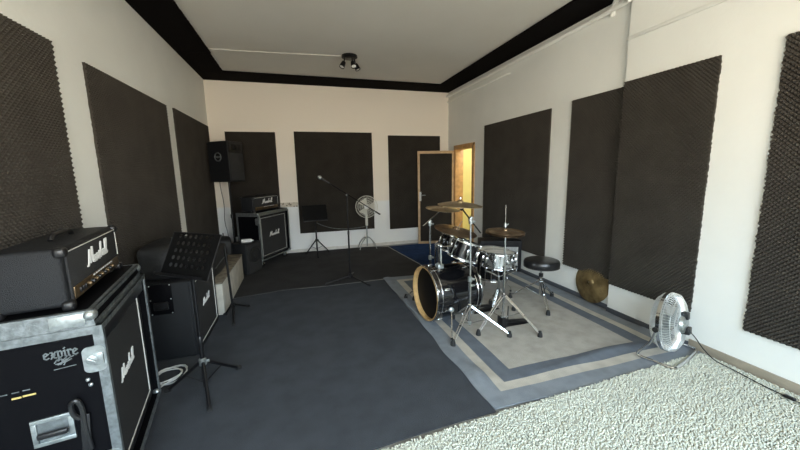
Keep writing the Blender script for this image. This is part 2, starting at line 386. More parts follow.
# drum rug
RX0, RX1, RY0, RY1 = 1.165, 3.245, 1.755, 4.76
RW, RL = RX1-RX0, RY1-RY0
M['rug'] = rug_mat()
def drum_rug():
    nx, ny = 70, 100; top = []
    def hz(x, y):     # soft ridges along the near and left border
        h_ = .012
        dl, dn = x+RW/2, y+RL/2
        h_ += .020*math.exp(-((dn-.30-.03*sin(x*4))/.05)**2)*(.6+.4*sin(x*3.1+1))*min(1, max(0, (dl-.1)/.3))
        h_ += .030*math.exp(-((dl-.10)/.06)**2)*math.exp(-((dn-.38)/.12)**2)
        h_ += .014*math.exp(-((dl-.05)/.04)**2)*(.5+.5*sin(y*5))
        h_ += .002*sin(x*9+y*7)
        return h_ if h_ > .0 else 0
    for j in range(ny+1):
        for i in range(nx+1):
            x = -RW/2+RW*i/nx; y = -RL/2+RL*j/ny
            ex = .012*sin(y*3+.5)+.008*sin(y*11) if i in (0, nx) else 0
            ey = .010*sin(x*5) if j in (0, ny) else 0
            top.append((x+ex, y+ey, hz(x, y)))
    m = MB(); n = (nx+1)*(ny+1)
    fs = [(j*(nx+1)+i, j*(nx+1)+i+1, (j+1)*(nx+1)+i+1, (j+1)*(nx+1)+i) for j in range(ny) for i in range(nx)]
    bot = [(x, y, max(.0, z-.009)) for x, y, z in top]
    fs2 = [tuple(n+q for q in f[::-1]) for f in fs]
    e = [i for i in range(nx)]+[j*(nx+1)+nx for j in range(ny)]+[ny*(nx+1)+i for i in range(nx, 0, -1)]+[j*(nx+1) for j in range(ny, 0, -1)]
    side = [(e[k], n+e[k], n+e[(k+1) % len(e)], e[(k+1) % len(e)]) for k in range(len(e))]
    m.v = top+bot; m.f = fs+fs2+side
    o = m.build('drum_rug', M['rug'], None, 60); o.location = ((RX0+RX1)/2, (RY0+RY1)/2, .002)
    return tag(o, 'grey-beige rug with blue and cream border stripes under the drum kit', 'rug')
drum_rug()
RZ = .013
# dark underlay strip at the foot of the right wall
# shag carpet: backing + pile
sh = thing('shag_rug', (0, 0, 0), 0, 'pale cream shaggy rug covering the near right floor', 'rug')
SHP = [(-.4, -1.3), (3.24, -1.3), (3.24, 1.80), (1.17, 1.705), (.33, 1.65), (-.4, 1.60)]
MB().prism(SHP, (0, 0, .0005), (1, 0, 0), (0, 1, 0), (0, 0, 1), .010).build('backing', M['shagb'], sh)
def pile():
    rng = np.random.default_rng(3); sp = .0108
    xs = np.arange(-.15, 3.23, sp); ys = np.arange(.45, 1.80, sp)
    X, Y = np.meshgrid(xs, ys); X = X.ravel()+rng.uniform(-sp*.5, sp*.5, X.size); Y = Y.ravel()+rng.uniform(-sp*.5, sp*.5, Y.size)
    edge = 1.645+.047*(X-.33)/.84*1.2
    edge = np.where(X > 1.17, 1.705+(X-1.17)*.046, 1.65+(X-.33)*.065)
    ok = (Y < edge+.012) & (X < 3.225)
    # only what the photo's side of the room can see
    X, Y = X[ok], Y[ok]; n = X.size
    az = rng.uniform(0, 2*PI, n); lean = rng.uniform(.002, .009, n); hh = rng.uniform(.014, .025, n); rr = rng.uniform(.0042, .0062, n)
    seg = 5; lv = [(0, .8), (.45, 1.1), (.8, 1.0), (1.0, .45)]
    V = np.zeros((n, len(lv)*seg, 3)); 
    for li, (t, rs) in enumerate(lv):
        cx = X+np.cos(az)*lean*t**1.5; cy = Y+np.sin(az)*lean*t**1.5; cz = .008+hh*np.sin(t*1.35)/np.sin(1.35)*.9
        for k in range(seg):
            a = 2*PI*k/seg
            V[:, li*seg+k, 0] = cx+rr*rs*cos(a); V[:, li*seg+k, 1] = cy+rr*rs*sin(a); V[:, li*seg+k, 2] = cz
    q = []
    for li in range(len(lv)-1):
        for k in range(seg):
            k2 = (k+1) % seg; q.append((li*seg+k, li*seg+k2, (li+1)*seg+k2, (li+1)*seg+k))
    q = np.array(q); cap = np.arange((len(lv)-1)*seg, len(lv)*seg); vp = len(lv)*seg
    off = (np.arange(n)*vp)[:, None]
    Q = (q.ravel()[None, :]+off).reshape(n, -1); Cp = cap[None, :]+off
    loops = np.concatenate([Q, Cp], 1).ravel().astype(np.int32)
    cnt = np.tile(np.array([4]*len(q)+[seg]), n); st = np.concatenate([[0], np.cumsum(cnt)[:-1]]).astype(np.int32)
    me = bpy.data.meshes.new('pile'); me.vertices.add(n*vp); me.vertices.foreach_set('co', V.ravel().astype(np.float32))
    me.loops.add(len(loops)); me.loops.foreach_set('vertex_index', loops)
    me.polygons.add(len(cnt)); me.polygons.foreach_set('loop_start', st); me.polygons.foreach_set('loop_total', cnt.astype(np.int32))
    me.update(calc_edges=True); me.validate(); me.shade_smooth(); me.materials.append(M['shag'])
    o = bpy.data.objects.new('pile', me); C.objects.link(o); o.parent = sh; o['kind'] = 'stuff'
pile()

# ------------------------------------------------------------------ lettering
def arc(cx, cy, rx, ry, a0, a1, n=8): return [(cx+rx*cos(R(a0+(a1-a0)*k/n)), cy+ry*sin(R(a0+(a1-a0)*k/n))) for k in range(n+1)]
def script_logo():
    P = []
    P.append([(-.05, .02), (.10, .0), (.22, .35), (.38, 1.12), (.42, 1.12), (.46, .60), (.50, .12), (.66, .60), (.88, 1.22), (.93, 1.22), (.92, .6), (.96, .10), (1.08, .05)])
    x = 1.12
    def a_(x): return [arc(x+.17, .25, .17, .22, 60, 400, 10), [(x+.36, .48), (x+.33, .12), (x+.42, .02), (x+.50, .08)]]
    P += a_(x); x += .52
    P.append([(x-.03, .08), (x+.08, .50), (x+.12, .38), (x+.30, .46), (x+.26, .30), (x+.27, .06), (x+.37, .03)]); x += .38     # r
    P.append([(x, .06), (x+.20, .58), (x+.22, .38), (x+.30, .15), (x+.14, .0), (x+.02, .08)]); P.append([(x+.30, .12), (x+.42, .10)]); x += .42    # s
    P.append([(x-.03, .10), (x+.20, .9), (x+.24, 1.20), (x+.12, 1.05), (x+.06, .0)]); P.append([(x+.08, .25), (x+.26, .50), (x+.32, .40), (x+.30, .08), (x+.42, .05)]); x += .44    # h
    P += a_(x); x += .52
    for k in range(2):
        P.append([(x-.02, .08), (x+.20, .85), (x+.22, 1.20), (x+.11, 1.12), (x+.08, .2), (x+.16, .0), (x+.28, .10)]); x += .28
    return P, x
LOGO, LOGOW = script_logo()
def logo(parent, o, u, v, n, width, m='white', rise=.04, w=.09, d=.006):
    k = width/LOGOW; u = Vector(u); v = Vector(v)
    P = [[((a+b*.12)*k, (b*.85+a*rise)*k) for a, b in pl] for pl in LOGO]
    return MB().stroke(P, o, u, v, n, w*k, d).build('logo_badge', M[m], parent)
def blackletter(word):
    G = {'e': [[(.35, .1), (.2, 0), (.05, .12), (.05, .5), (.2, .62), (.35, .48), (.08, .28)]],
         'x': [[(.03, .6), (.15, .6), (.28, .05), (.4, .02)], [(.38, .6), (.05, .0)], [(.1, .32), (.34, .32)]],
         'p': [[(0, .6), (.1, .65), (.1, -.28), (.02, -.32)], [(.1, .55), (.28, .64), (.36, .5), (.36, .12), (.24, 0), (.1, .06)]],
         'i': [[(.03, .56), (.12, .62), (.12, .05), (.22, 0)], [(.08, .80), (.16, .88)]],
         'r': [[(.02, .56), (.1, .62), (.1, .05), (.18, 0)], [(.1, .52), (.26, .64), (.32, .52)]]}
    x = 0; P = []
    for ch in word:
        for pl in G[ch]: P.append([(x+a, b) for a, b in pl])
        x += {'i': .27, 'r': .38}.get(ch, .46)
    return P, x

def rr(w, h, r_, n=5):
    P = []
    for cx, cy, a0 in ((w/2-r_, h/2-r_, 0), (-w/2+r_, h/2-r_, 90), (-w/2+r_, -h/2+r_, 180), (w/2-r_, -h/2+r_, 270)):
        P += [(cx+r_*cos(R(a0+90*k/n)), cy+r_*sin(R(a0+90*k/n))) for k in range(n+1)]
    return P
# ------------------------------------------------------------------ amplifier rig (local frame: x out of the front, y along the front, z up; origin near-front corner on the floor)
def amp_head(t, wd=.75, dp=.25, ht=.27, side_strap=True):
    MB().box2((-dp, 0, .012), (-.012, wd, ht), .022, 4).build('cabinet', M['tolex'], t)
    fr = MB()
    # raised wooden surround around the sunken front
    MB().box2((-.014, .03, .03), (-.004, wd-.03, ht-.018), .002).build('front_panel', M['grille'], t)
    pp = MB().tube([(-.004, .03, ht-.022), (-.004, wd-.032, ht-.022), (-.004, wd-.024, ht-.03), (-.004, wd-.024, .095)], .0028, 6)
    pp.build('piping', M['pipe'], t)
    c = MB().box2((-.013, .045, .034), (.0, wd-.045, .088), .002).build('control_panel', M['gold'], t)
    for k in range(9):
        MB().lathe([(.002, 0), (.012, 0), (.012, .008), (.0085, .016), (.001, .016)], 12, (.0, .20+k*.044, .060), (1, 0, 0)).build('knob', M['black' if k % 2 else 'gold'], c)
    for k in range(3): MB().box((.003, .10+k*.03, .060), (.008, .014, .022), None, .002).build('switch', M['black'], c)
    jk = MB()
    for k in range(9): jk.box((.0012, .29+k*.035, .082), (.003, .02, .006))
    jk.build('white_legend_marks', M['white'], c)
    for a in (0, 1):
        for z in (.018, ht-.018):
            for x_ in (-.016, -dp+.014):
                MB().box((x_, (.014 if a == 0 else wd-.014), z), (.046, .046, .046), None, .016, 3).build('corner_guard', M['black'], t)
    hb = MB().tube(smooth_path([(-dp/2, wd*.34, ht+.002), (-dp/2, wd*.38, ht+.024), (-dp/2, wd*.5, ht+.028), (-dp/2, wd*.62, ht+.024), (-dp/2, wd*.66, ht+.002)], 4), .011, 8)
    hb.build('handle', M['black'], t)
    for y_ in (.08, wd-.08):
        for x_ in (-.04, -dp+.04): MB().lathe([(.014, 0), (.012, .013)], 10, (x_, y_, 0)).build('rubber_foot', M['rubber'], t)
    logo(t, (-.004, .24, .135), (0, 1, 0), (0, 0, 1), (1, 0, 0), .30)
def flight_case(t, W_=.857, D_=.46, z0=.10, z1=.957, lid=.073, near=True):
    A, P_ = M['alu' if near else 'steel'], M['gpan']
    sh_ = MB(); th = .012   # laminated shell, open at the front
    sh_.box2((-D_, .004, z0+.004), (-.006, .004+th, z1-.004)).box2((-D_, W_-.004-th, z0+.004), (-.006, W_-.004, z1-.004))
    sh_.box2((-D_, .016, z0+.004), (-.006, W_-.016, z0+.016)).box2((-D_, .016, z1-.016), (-.006, W_-.016, z1-.004)).box2((-D_, .016, z0+.016), (-D_+.012, W_-.016, z1-.016))
    sh_.build('shell', P_, t)
    e = .034; k = .0015
    ed = MB()
    for y_ in (0, W_):
        s_ = 1 if y_ == 0 else -1
        ya, yb_ = (y_-k, y_+k+.002) if s_ > 0 else (y_-k-.002, y_+k)
        ed.box2((-D_, ya, z1-e), (0, yb_, z1+k)).box2((-D_, ya, z0-k), (0, yb_, z0+e)).box2((-e, ya, z0+e), (0, yb_, z1-e)).box2((-D_, ya, z0+e), (-D_+e, yb_, z1-e))
        ed.box2((-D_, y_, z1-.002), (0, y_+s_*e, z1+k)) .box2((-.008, y_, z0+e*.2), (k, y_+s_*.022, z1))
    ed.box2((-.008, 0, z1-.022), (k, W_, z1+k)).box2((-.008, 0, z0-k), (k, W_, z0+.022)).box2((-e, 0, z1-.002), (0, W_, z1+k))
    ed.build('edge_profile', A, t)
    # lid tray on top
    q = -.022
    MB().box2((-D_, .004, z1+.004), (q-.002, W_-.004, z1+lid)).build('lid', P_, t)
    le = MB(); le.box2((q-.006, 0, z1+.003), (q+.002, W_, z1+min(.02, lid*.4))).box2((q-.006, 0, z1+lid-.018), (q+.002, W_, z1+lid+.0015)).box2((-D_, -.001, z1+.003), (q, .006, z1+lid+.001)).box2((-D_, W_-.006, z1+.003), (q, W_+.001, z1+lid+.001))
    le.box2((q-.022, 0, z1+lid-.002), (q, W_, z1+lid+.0015)).box2((-D_, 0, z1+lid-.002), (q, .022, z1+lid+.0015)); le.build('lid_edge', A, t)
    for y_ in (.01, W_-.01):
        MB().ball((-.036, y_+(.004 if y_ < .1 else -.004), z1+lid-.022), .027, 14, (1, 1, 1)).build('ball_corner', M['steel'], t)
        MB().ball((-.02, y_, z0+.015), .026, 14).build('ball_corner', M['steel'], t)
    # hinge-like corner brace at lid corner
    for y_ in (0, W_):
        br = MB().box2((-.165, y_-.004, z1+.012), (-.05, y_+.004, z1+lid-.008), .002)
        for q in ((-.14, .03), (-.14, .055), (-.065, .04)): br.lathe([(.006, -.004), (.005, .006)], 8, (q[0], y_, z1+q[1]), (0, -1 if y_ == 0 else 1, 0))
        br.build('corner_plate', M['steel'], t)
    # butterfly latch on the near side, recessed tray
    for (x_, z_) in ((-.04, .81), (-.04, .30)):
        lt = thing('latch', (0, 0, 0)); bpy.data.objects.remove(lt)
        for y_, sg in ((0, -1), (W_, 1)):
            l = MB().prism(rr(.078, .118, .022), (x_, y_, z_), (1, 0, 0), (0, 0, 1), (0, sg, 0), .006)
            l.box((x_+.015, y_+sg*.008, z_), (.035, .010, .055), None, .004).lathe([(.020, 0), (.020, .008), (.010, .011), (.001, .011)], 14, (x_-.008, y_+sg*.005, z_), (0, sg, 0))
            l.box((x_-.008, y_+sg*.019, z_), (.036, .005, .010), (0, .7, 0), .002)
            l.build('latch', M['steel'], t)
    # caster wheels
    for x_ in (-.08, -D_+.08):
        for y_ in (.09, W_-.09):
            c = MB().box2((x_-.04, y_-.04, z0-.006), (x_+.04, y_+.04, z0), .001).box2((x_-.02, y_-.026, .035), (x_+.02, y_-.021, z0-.004)).box2((x_-.02, y_+.021, .035), (x_+.02, y_+.026, z0-.004))
            wr_ = .040 if near else .052
            c = c.build('caster', M['steel'], t)
            MB().lathe([(.012, -.018), (wr_-.004, -.018), (wr_, -.01), (wr_, .01), (wr_-.004, .018), (.012, .018)], 18, (x_, y_, wr_), (0, 1, 0)).build('wheel', M['rubber' if near else 'chrome'], c)
def cabinet(t, W_, D_, z0, z1, piping=True, lw=.30, ly=None, lz=None, feet=False, top_pipe=False):
    MB().box2((-D_, 0, z0), (-.016, W_, z1), .014, 3).build('cabinet', M['tolex'], t)
    bd = .045
    fr = MB().box2((-.03, .006, z0+.006), (0, bd, z1-.006), .006).box2((-.03, W_-bd, z0+.006), (0, W_-.006, z1-.006), .006)
    fr.box2((-.03, bd-.006, z1-bd), (0, W_-bd+.006, z1-.006), .006).box2((-.03, bd-.006, z0+.006), (0, W_-bd+.006, z0+bd), .006)
    fr.build('front_frame', M['tolex'], t)
    MB().box2((-.02, bd-.002, z0+bd-.002), (-.008, W_-bd+.002, z1-bd+.002)).build('grille_cloth', M['grille'], t)
    if piping:
        a, b, c, d = bd+.006, W_-bd-.006, z0+bd+.006, z1-bd-.006
        MB().tube([(-.006, a, c), (-.006, b, c), (-.006, b, d), (-.006, a, d)], .0038, 6, True).build('piping', M['pipe'], t)
    ly = W_/2-lw/2 if ly is None else ly; lz = (z0+z1)/2-.02 if lz is None else lz
    logo(t, (-.007, ly, lz), (0, 1, 0), (0, 0, 1), (1, 0, 0), lw)

# main rig
ang1 = math.atan2(.18, .983)          # front normal azimuth
CN = (-.862, 1.697)
fc = thing('flight_case', (*CN, .010), ang1, 'big black flight case with aluminium edges in the lower left corner', 'flight case')
flight_case(fc)
sp = fc
# lettering and emblem on the near side (local -y face)
P, wd_ = blackletter('expire'); k = .112/wd_
MB().stroke([[(a*k, b*k) for a, b in pl] for pl in P], (-.200, .003, .846), (1, 0, 0), (0, 0, 1), (0, -1, 0), .0095*.55, .0018).build('case_lettering', M['alu'], fc)
em = MB()
em.stroke([[(-.03, -.002), (-.022, .010), (-.008, .012), (0, .002), (-.012, -.006), (-.026, -.008)], [(-.02, -.012), (.0, -.004), (.02, .012), (.032, .016)], [(-.006, .004), (.01, .016)], [(.002, -.006), (.024, .004)], [(-.012, -.012), (.008, .008)], [(-.002, -.016), (.004, -.004)]], (-.14, .003, .826), (1, 0, 0), (0, 0, 1), (0, -1, 0), .0042, .0018)
em.stroke([[(-.035, 0), (.035, .004)]], (-.14, .003, .795), (1, 0, 0), (0, 0, 1), (0, -1, 0), .003, .0018)
em.build('case_emblem', M['alu'], fc)
lb = MB().box((-.30, .002, .708), (.028, .002, .007)).box((-.262, .002, .710), (.040, .002, .007)).build('yellow_sticker', M['yellow'], fc)
MB().box((-.335, .002, .732), (.022, .002, .004)).box((-.300, .002, .733), (.022, .002, .004)).box((-.268, .002, .734), (.022, .002, .004)).build('white_sticker', M['alu'], fc)
# recessed handle on the near side
hd = MB(); hx, hz = -.21, .53; a_, b_ = .068, .062
for q in (((hx-a_, -.006, hz+b_-.018), (hx+a_, .004, hz+b_)), ((hx-a_, -.006, hz-b_), (hx+a_, .004, hz-b_+.018)), ((hx-a_, -.006, hz-b_+.018), (hx-a_+.018, .004, hz+b_-.018)), ((hx+a_-.018, -.006, hz-b_+.018), (hx+a_, .004, hz+b_-.018))): hd.box2(*q, .002)
hd = hd.build('side_handle', M['steel'], fc)
MB().box2((hx-a_+.016, .0015, hz-b_+.016), (hx+a_-.016, .0045, hz+b_-.016)).build('handle_dish', M['alu'], hd)
MB().box((hx, -.014, hz-.01), (.10, .018, .026), None, .008, 3).build('handle_grip', M['black'], hd)
# strap hanging beside the handle
st = MB().tube(smooth_path([(-.098, -.012, .40), (-.105, -.014, .50), (-.105, -.016, .60), (-.118, -.018, .645), (-.138, -.016, .63), (-.135, -.014, .58), (-.118, -.012, .555)], 5), .010, 8)
st.box((-.108, -.012, .47), (.032, .008, .20), (0, .08, 0), .003).build('hanging_strap', M['black'], fc)
mt = MB()
for x_, z_ in ((-.075, .72), (-.068, .695)): mt.ball((x_, -.0, z_), .009, 8)
mt.build('rivet', M['steel'], fc)
# valance strap on the front top and side lips
MB().box2((-.045, .030, .86), (-.012, .827, .925), .004).build('foam_lip', M['black'], fc)
cb = thing('speaker_cabinet', (0, 0, 0), ang1, 'large black speaker cabinet with white piping and script badge, inside the nearest flight case', 'speaker cabinet')
cb.location = Matrix.Translation((*CN, .010)) @ Matrix.Rotation(ang1, 4, 'Z') @ Vector((-.035, .035, 0))
cabinet(cb, .792, .36, .125, .915, lw=.255, ly=.245, lz=.53)
hdl = thing('amplifier_head', (0, 0, 0), ang1, 'large black amplifier head with white script badge on top of the nearest flight case', 'amplifier')
hdl.location = Matrix.Translation((*CN, .010)) @ Matrix.Rotation(ang1, 4, 'Z') @ Vector((-.095, .045, 1.0315))
amp_head(hdl)

# second cabinet
c2 = thing('speaker_cabinet', (-.945, 3.19, .010), 0, 'black speaker cabinet with side handle behind the perforated music stand', 'speaker cabinet')
cabinet(c2, .80, .42, 0.006, .70, lw=.23, ly=.30, lz=.36)
hp = MB()
hx, hz = -.235, .56
hp.box2((hx-.085, -.006, hz-.135), (hx+.085, .004, hz+.135), .004)
for dx in (-.075, .075):
    pass
hp = hp.build('handle_plate', M['gpan'], c2)
for dx in (-.075, .075):
    for dz in (-.125, 0, .125): MB().ball((hx+dx, -.007, hz+dz), .006, 8).build('screw', M['steel'], hp)
MB().box((hx, -.016, hz-.055), (.11, .020, .070), None, .008, 3).build('handle_grip', M['blackm'], hp)
# back rig
ang2 = math.atan2(-.491, .871)
CB_ = (-.667, 6.045)
bc = thing('flight_case', (*CB_, .009), ang2, 'flight case on casters in the far left corner under a smaller looking amplifier head', 'flight case')
flight_case(bc, .91, .45, .12, .93, .028, near=False)
b2 = thing('speaker_cabinet', (0, 0, 0), ang2, 'black speaker cabinet with white script badge inside the far flight case', 'speaker cabinet')
MT2 = Matrix.Translation((*CB_, .009)) @ Matrix.Rotation(ang2, 4, 'Z')
b2.location = MT2 @ Vector((-.03, .03, 0)); cabinet(b2, .85, .36, .14, .908, lw=.30)
b3 = thing('amplifier_head', (0, 0, 0), ang2, 'black amplifier head with white script badge on the far flight case by the back wall', 'amplifier')
b3.location = MT2 @ Vector((-.10, .02, .96)); amp_head(b3)

# PA speaker on a pole
def pa_speaker():
    t = thing('pa_speaker', (-1.155, 6.50, 1.50), ang2, 'black loudspeaker with round side handle, high on a pole in the far left corner', 'loudspeaker')
    poly = [(.19, -.19), (.19, .19), (-.26, .13), (-.26, -.13)]
    m = MB(); m.prism(poly, (0, 0, 0), (1, 0, 0), (0, 1, 0), (0, 0, 1), .68); o = m.build('cabinet', M['tolex'], t)
    bv = o.modifiers.new('b', 'BEVEL'); bv.width = .012; bv.segments = 2
    MB().box2((.188, -.17, .03), (.202, .17, .48), .006).build('grille', M['grille'], t)
    h_ = MB().lathe([(.02, 0), (.06, .004), (.13, .010), (.13, .0)], 24, (.188, 0, .575), (1, 0, 0))
    MB().box2((.186, -.165, .50), (.198, .165, .655), .004).build('horn_baffle', M['black'], t)
    m2 = MB(); m2.box2((.196, -.11, .53), (.204, .11, .63), .002).box2((.196, -.03, .545), (.212, .03, .615), .004); m2.build('horn', M['blackm'], t)
    n = Vector((-.06, -.39, 0)).normalized(); n = Vector((.1520, -.988, 0)) if False else Vector((-(-.19+.13), 0, 0))
    # side handle cup on the near slanted side
    a = Vector((.19, -.19, 0)); b = Vector((-.26, -.13, 0)); c = (a+b)/2; nn = Vector(((b-a).y, -(b-a).x, 0)).normalized()
    if nn.y > 0: nn = -nn
    hc = MB().ring(c+Vector((0, 0, .42))+nn*.004, .068, .010, nn, 24, 6); hc.box(c+Vector((0, 0, .42))+nn*.006, (.12, .012, .028), (0, 0, math.atan2((b-a).y, (b-a).x)), .004)
    hc.build('side_handle', M['alu'], t)
    for k in (-1, 1):
        pass
    return t
pa_speaker()
def pole_stand():
    t = thing('speaker_stand', (-1.155, 6.50, .009), ang2, 'black speaker pole holding the loudspeaker in the far left corner', 'stand')
    MB().cyl((0, 0, .12), (0, 0, 1.489), .018).build('pole', M['blackm'], t)
    MB().lathe([(.03, 0), (.03, .06), (.02, .07)], 14, (0, 0, .85)).build('collar', M['black'], t)
    for k in range(3):
        a = 2*PI*k/3+.5; x, y = .22*cos(a), .22*sin(a)
        MB().tube([(0.02*cos(a), .02*sin(a), .42), (x, y, .012)], .010, 8).build('leg', M['blackm'], t)
        MB().tube([(0.018*cos(a), .018*sin(a), .14), (x*.55, y*.55, .19)], .006, 6).build('brace', M['blackm'], t)
pole_stand()
o = MB().tube(smooth_path([(-1.30, 6.50, 1.55), (-1.31, 6.56, 1.40), (-1.29, 6.60, 1.1), (-1.30, 6.58, .8), (-1.27, 6.60, .5), (-1.29, 6.62, .02)], 6), .005, 6).build('speaker_cable', M['rubber'])
tag(o, 'thin cable hanging down from the pole loudspeaker beside the wall', 'cable')
# small wedge speaker with round cone, white bottle on it, bag behind
def small_cab():
    t = thing('small_speaker', (-.66, 5.99, .009), ang2, 'small dark speaker with round cone on the floor left of the far flight case', 'loudspeaker')
    MB().box2((-.34, -.38, 0), (-.012, 0, .51), .02, 3).build('cabinet', M['tolex'], t)
    MB().box2((-.016, -.36, .02), (0, -.02, .49), .006).build('grille', M['grille'], t)
    MB().ring((.002, -.19, .30), .125, .010, (1, 0, 0), 28, 6).build('cone_ring', M['black'], t)
    MB().lathe([(.12, 0), (.05, -.006), (.04, .004), (.001, .008)], 24, (.004, -.19, .30), (1, 0, 0)).build('cone', M['bag'], t)
small_cab()
o = MB().lathe([(.001, 0), (.030, 0), (.034, .01), (.034, .17), (.028, .19), (.014, .20), (.014, .225), (.001, .225)], 16, (0, 0, 0), (1, 0, 0)).build('bottle', M['white'])
o.location = (-.94, 5.84, .550); o.scale = (.8, .9, .9); tag(o, 'white bottle-shaped cylinder lying on top of the small dark speaker', 'bottle')

# low bench box
t = thing('bench', (-.905, 4.10, .010), 0, 'low pale grey bench box along the left wall behind the black speaker cabinet', 'bench')
MB().box2((-.55, 0, 0), (0, 1.44, .37), .012).build('body', M['clothg'], t)
MB().box2((-.555, -.004, .371), (.005, 1.445, .392), .008).build('top', M['clotht'], t)
def bag(name, loc, rz, size, label, lump=.25, seed=1, cat='bag', parts=True):
    rd = random.Random(seed); t = thing(name, loc, rz, label, cat)
    bm = bmesh.new(); bmesh.ops.create_cube(bm, size=1); bmesh.ops.subdivide_edges(bm, edges=bm.edges[:], cuts=5, use_grid_fill=True)
    from mathutils import noise
    for v in bm.verts:
        c = v.co.copy(); p = Vector((c.x, c.y, c.z*1.0)); l = max(abs(c.x), abs(c.y))
        q = c.normalized()*.62; v.co = c.lerp(q, .38); v.co.z = max(v.co.z, -.5) if c.z > -.49 else -.5
        nn = noise.noise(v.co*3+Vector((seed, 0, 0)))*lump*.3
        v.co += Vector((c.x, c.y, max(c.z, 0)))*nn
        v.co = Vector((v.co.x*size[0], v.co.y*size[1], (v.co.z+.5)*size[2]))
        v.co.z = max(0, v.co.z)
    me = bpy.data.meshes.new('body'); bm.to_mesh(me); bm.free(); me.materials.append(M['bag']); me.shade_smooth()
    o = bpy.data.objects.new('body', me); C.objects.link(o); o.parent = t
    s_ = o.modifiers.new('s', 'SUBSURF'); s_.levels = 1; s_.render_levels = 1
    if parts:
        a, b, c = size
        MB().tube(smooth_path([(a*.1, -b*.18, c*.93), (a*.12, -b*.12, c*1.08), (a*.12, b*.12, c*1.08), (a*.1, b*.18, c*.93)], 5), .009, 6).build('handle', M['rubber'], t)
        MB().tube(smooth_path([(a*.50, -b*.38, c*.42), (a*.53, -b*.1, c*.52), (a*.53, b*.1, c*.52), (a*.50, b*.38, c*.42)], 5), .006, 6).build('zip', M['alu'], t)
    return t
bag('equipment_bag', (-1.20, 4.62, .403), 0, (.42, .95, .30), 'black padded equipment bag lying on the low pale bench', seed=3)
bag('backpack', (-1.18, 3.56, .711), 0, (.36, .62, .30), 'crumpled black bag on top of the speaker cabinet behind the music stand', seed=8)
bag('gig_bag', (-1.24, 5.86, .009), .2, (.30, .34, .62), 'black bag standing on the floor beyond the pale bench', seed=5)

# ------------------------------------------------------------------ music stands
def tripod(t, legs, hub, r=.0075, knee=True, m='blackm', spread_z=.012):
    for (x, y) in legs:
        L = Vector((x, y, spread_z)); l = MB().tube([Vector((x, y, 0)).normalized()*.015+Vector((0, 0, hub)), L], r, 8).build('leg', M[m], t)
        d = Vector((x, y, 0)).normalized()
        MB().tube([L-d*.02+Vector((0, 0, .006)), L+d*.015-Vector((0, 0, .002))], r*1.35, 8).build('rubber_foot', M['rubber'], l)
def desk_holes(w, h, holes):
    bm = bmesh.new()
    # perforated sheet from a grid: each cell gets an octagonal hole
    nx, nz = 9, 6; cw, ch = w/nx, h/nz; vs = []; fs = []; mb = MB()
    for j in range(nz):
        for i in range(nx):
            cx, cz = -w/2+cw*(i+.5), ch*(j+.5); x0, x1, z0, z1 = cx-cw/2, cx+cw/2, cz-ch/2, cz+ch/2
            if not (0 < i < nx-1 and 0 < j < nz): pass
            if not (holes and 0 < i < nx-1 and j > 0 and not (j < 2 and i in (0, 8))):
                mb.add([(x0, 0, z0), (x1, 0, z0), (x1, 0, z1), (x0, 0, z1)], [(0, 1, 2, 3)]); continue
            sq = []; cr = []
            for k in range(8):
                a = PI/4*k; dx, dz = cos(a), sin(a); f_ = 1/max(abs(dx), abs(dz))
                sq.append((cx+dx*f_*cw/2, 0, cz+dz*f_*ch/2)); cr.append((cx+dx*.0165, 0, cz+dz*.0165))
            mb.add(sq+cr, [(k, (k+1) % 8, 8+(k+1) % 8, 8+k) for k in range(8)])
    bm.free(); return mb
def music_stand(loc, rz, tilt, zc, legs, hub, holes, label):
    t = thing('music_stand', loc, 0, label, 'music stand', 'music stands')
    MB().cyl((0, 0, hub-.20), (0, 0, hub+.16), .015).cyl((0, 0, hub+.16), (0, 0, zc-.02), .011).build('pole', M['blackm'], t)
    MB().lathe([(.012, -.03), (.026, -.025), (.026, .02), (.014, .03)], 12, (0, 0, hub)).box((.03, 0, hub), (.03, .012, .02), None, .003).build('hub_clamp', M['steel' if holes else 'black'], t)
    MB().lathe([(.013, 0), (.018, .005), (.018, .04), (.013, .05)], 12, (0, 0, hub+.15)).build('collar', M['black'], t)
    tripod(t, legs, hub, .0125)
    for (x, y) in legs:
        MB().tube([(0, 0, max(.03, hub-.17)), (x*.5, y*.5, hub*.5+.008)], .0045, 6).build('brace', M['blackm'], t)
    w, h = .47, .32
    mb = desk_holes(w, h, holes); o = mb.build('desk', M['desk'], t)
    bm = bmesh.new(); bm.from_mesh(o.data); bmesh.ops.remove_doubles(bm, verts=bm.verts[:], dist=.0005); bm.to_mesh(o.data); bm.free(); o.data.shade_flat()
    o.location = (0, 0, zc); o.rotation_euler = Euler((-tilt, 0, rz), 'XYZ')
    sd = o.modifiers.new('s', 'SOLIDIFY'); sd.thickness = .003; sd.offset = 0
    o.location = Vector((0, 0, zc))+Euler((-tilt, 0, rz)).to_matrix() @ Vector((0, -.0, -h/2))
    MB().box2((-w/2, -.045, -.004), (w/2, .002, .0), .001).box2((-w/2, -.047, -.004), (w/2, -.044, .014), .001).build('ledge', M['blackm'], o)
    MB().tube([(-w/2, 0, 0), (-w/2, 0, h), (w/2, 0, h), (w/2, 0, 0)], .004, 6).build('rim', M['blackm'], o)
    MB().box((0, .016, h/2), (.05, .026, .05), None, .006).build('bracket', M['black'], o)
    return t
ms = (-.76, 2.62)
music_stand((*ms, .010), R(322), R(27), 1.045, [(-.679-ms[0], 2.362-ms[1]), (-1.034-ms[0], 2.691-ms[1]), (-.57-ms[0], 2.846-ms[1])], .235, True, 'black music stand with a perforated tilted desk, beside the coiled cable')
music_stand((.28, 6.70, .009), R(8), R(20), .84, [(-.21, .14), (.25, .16), (.0, -.25)], .30, False, 'black music stand with a plain solid desk in front of the back wall')
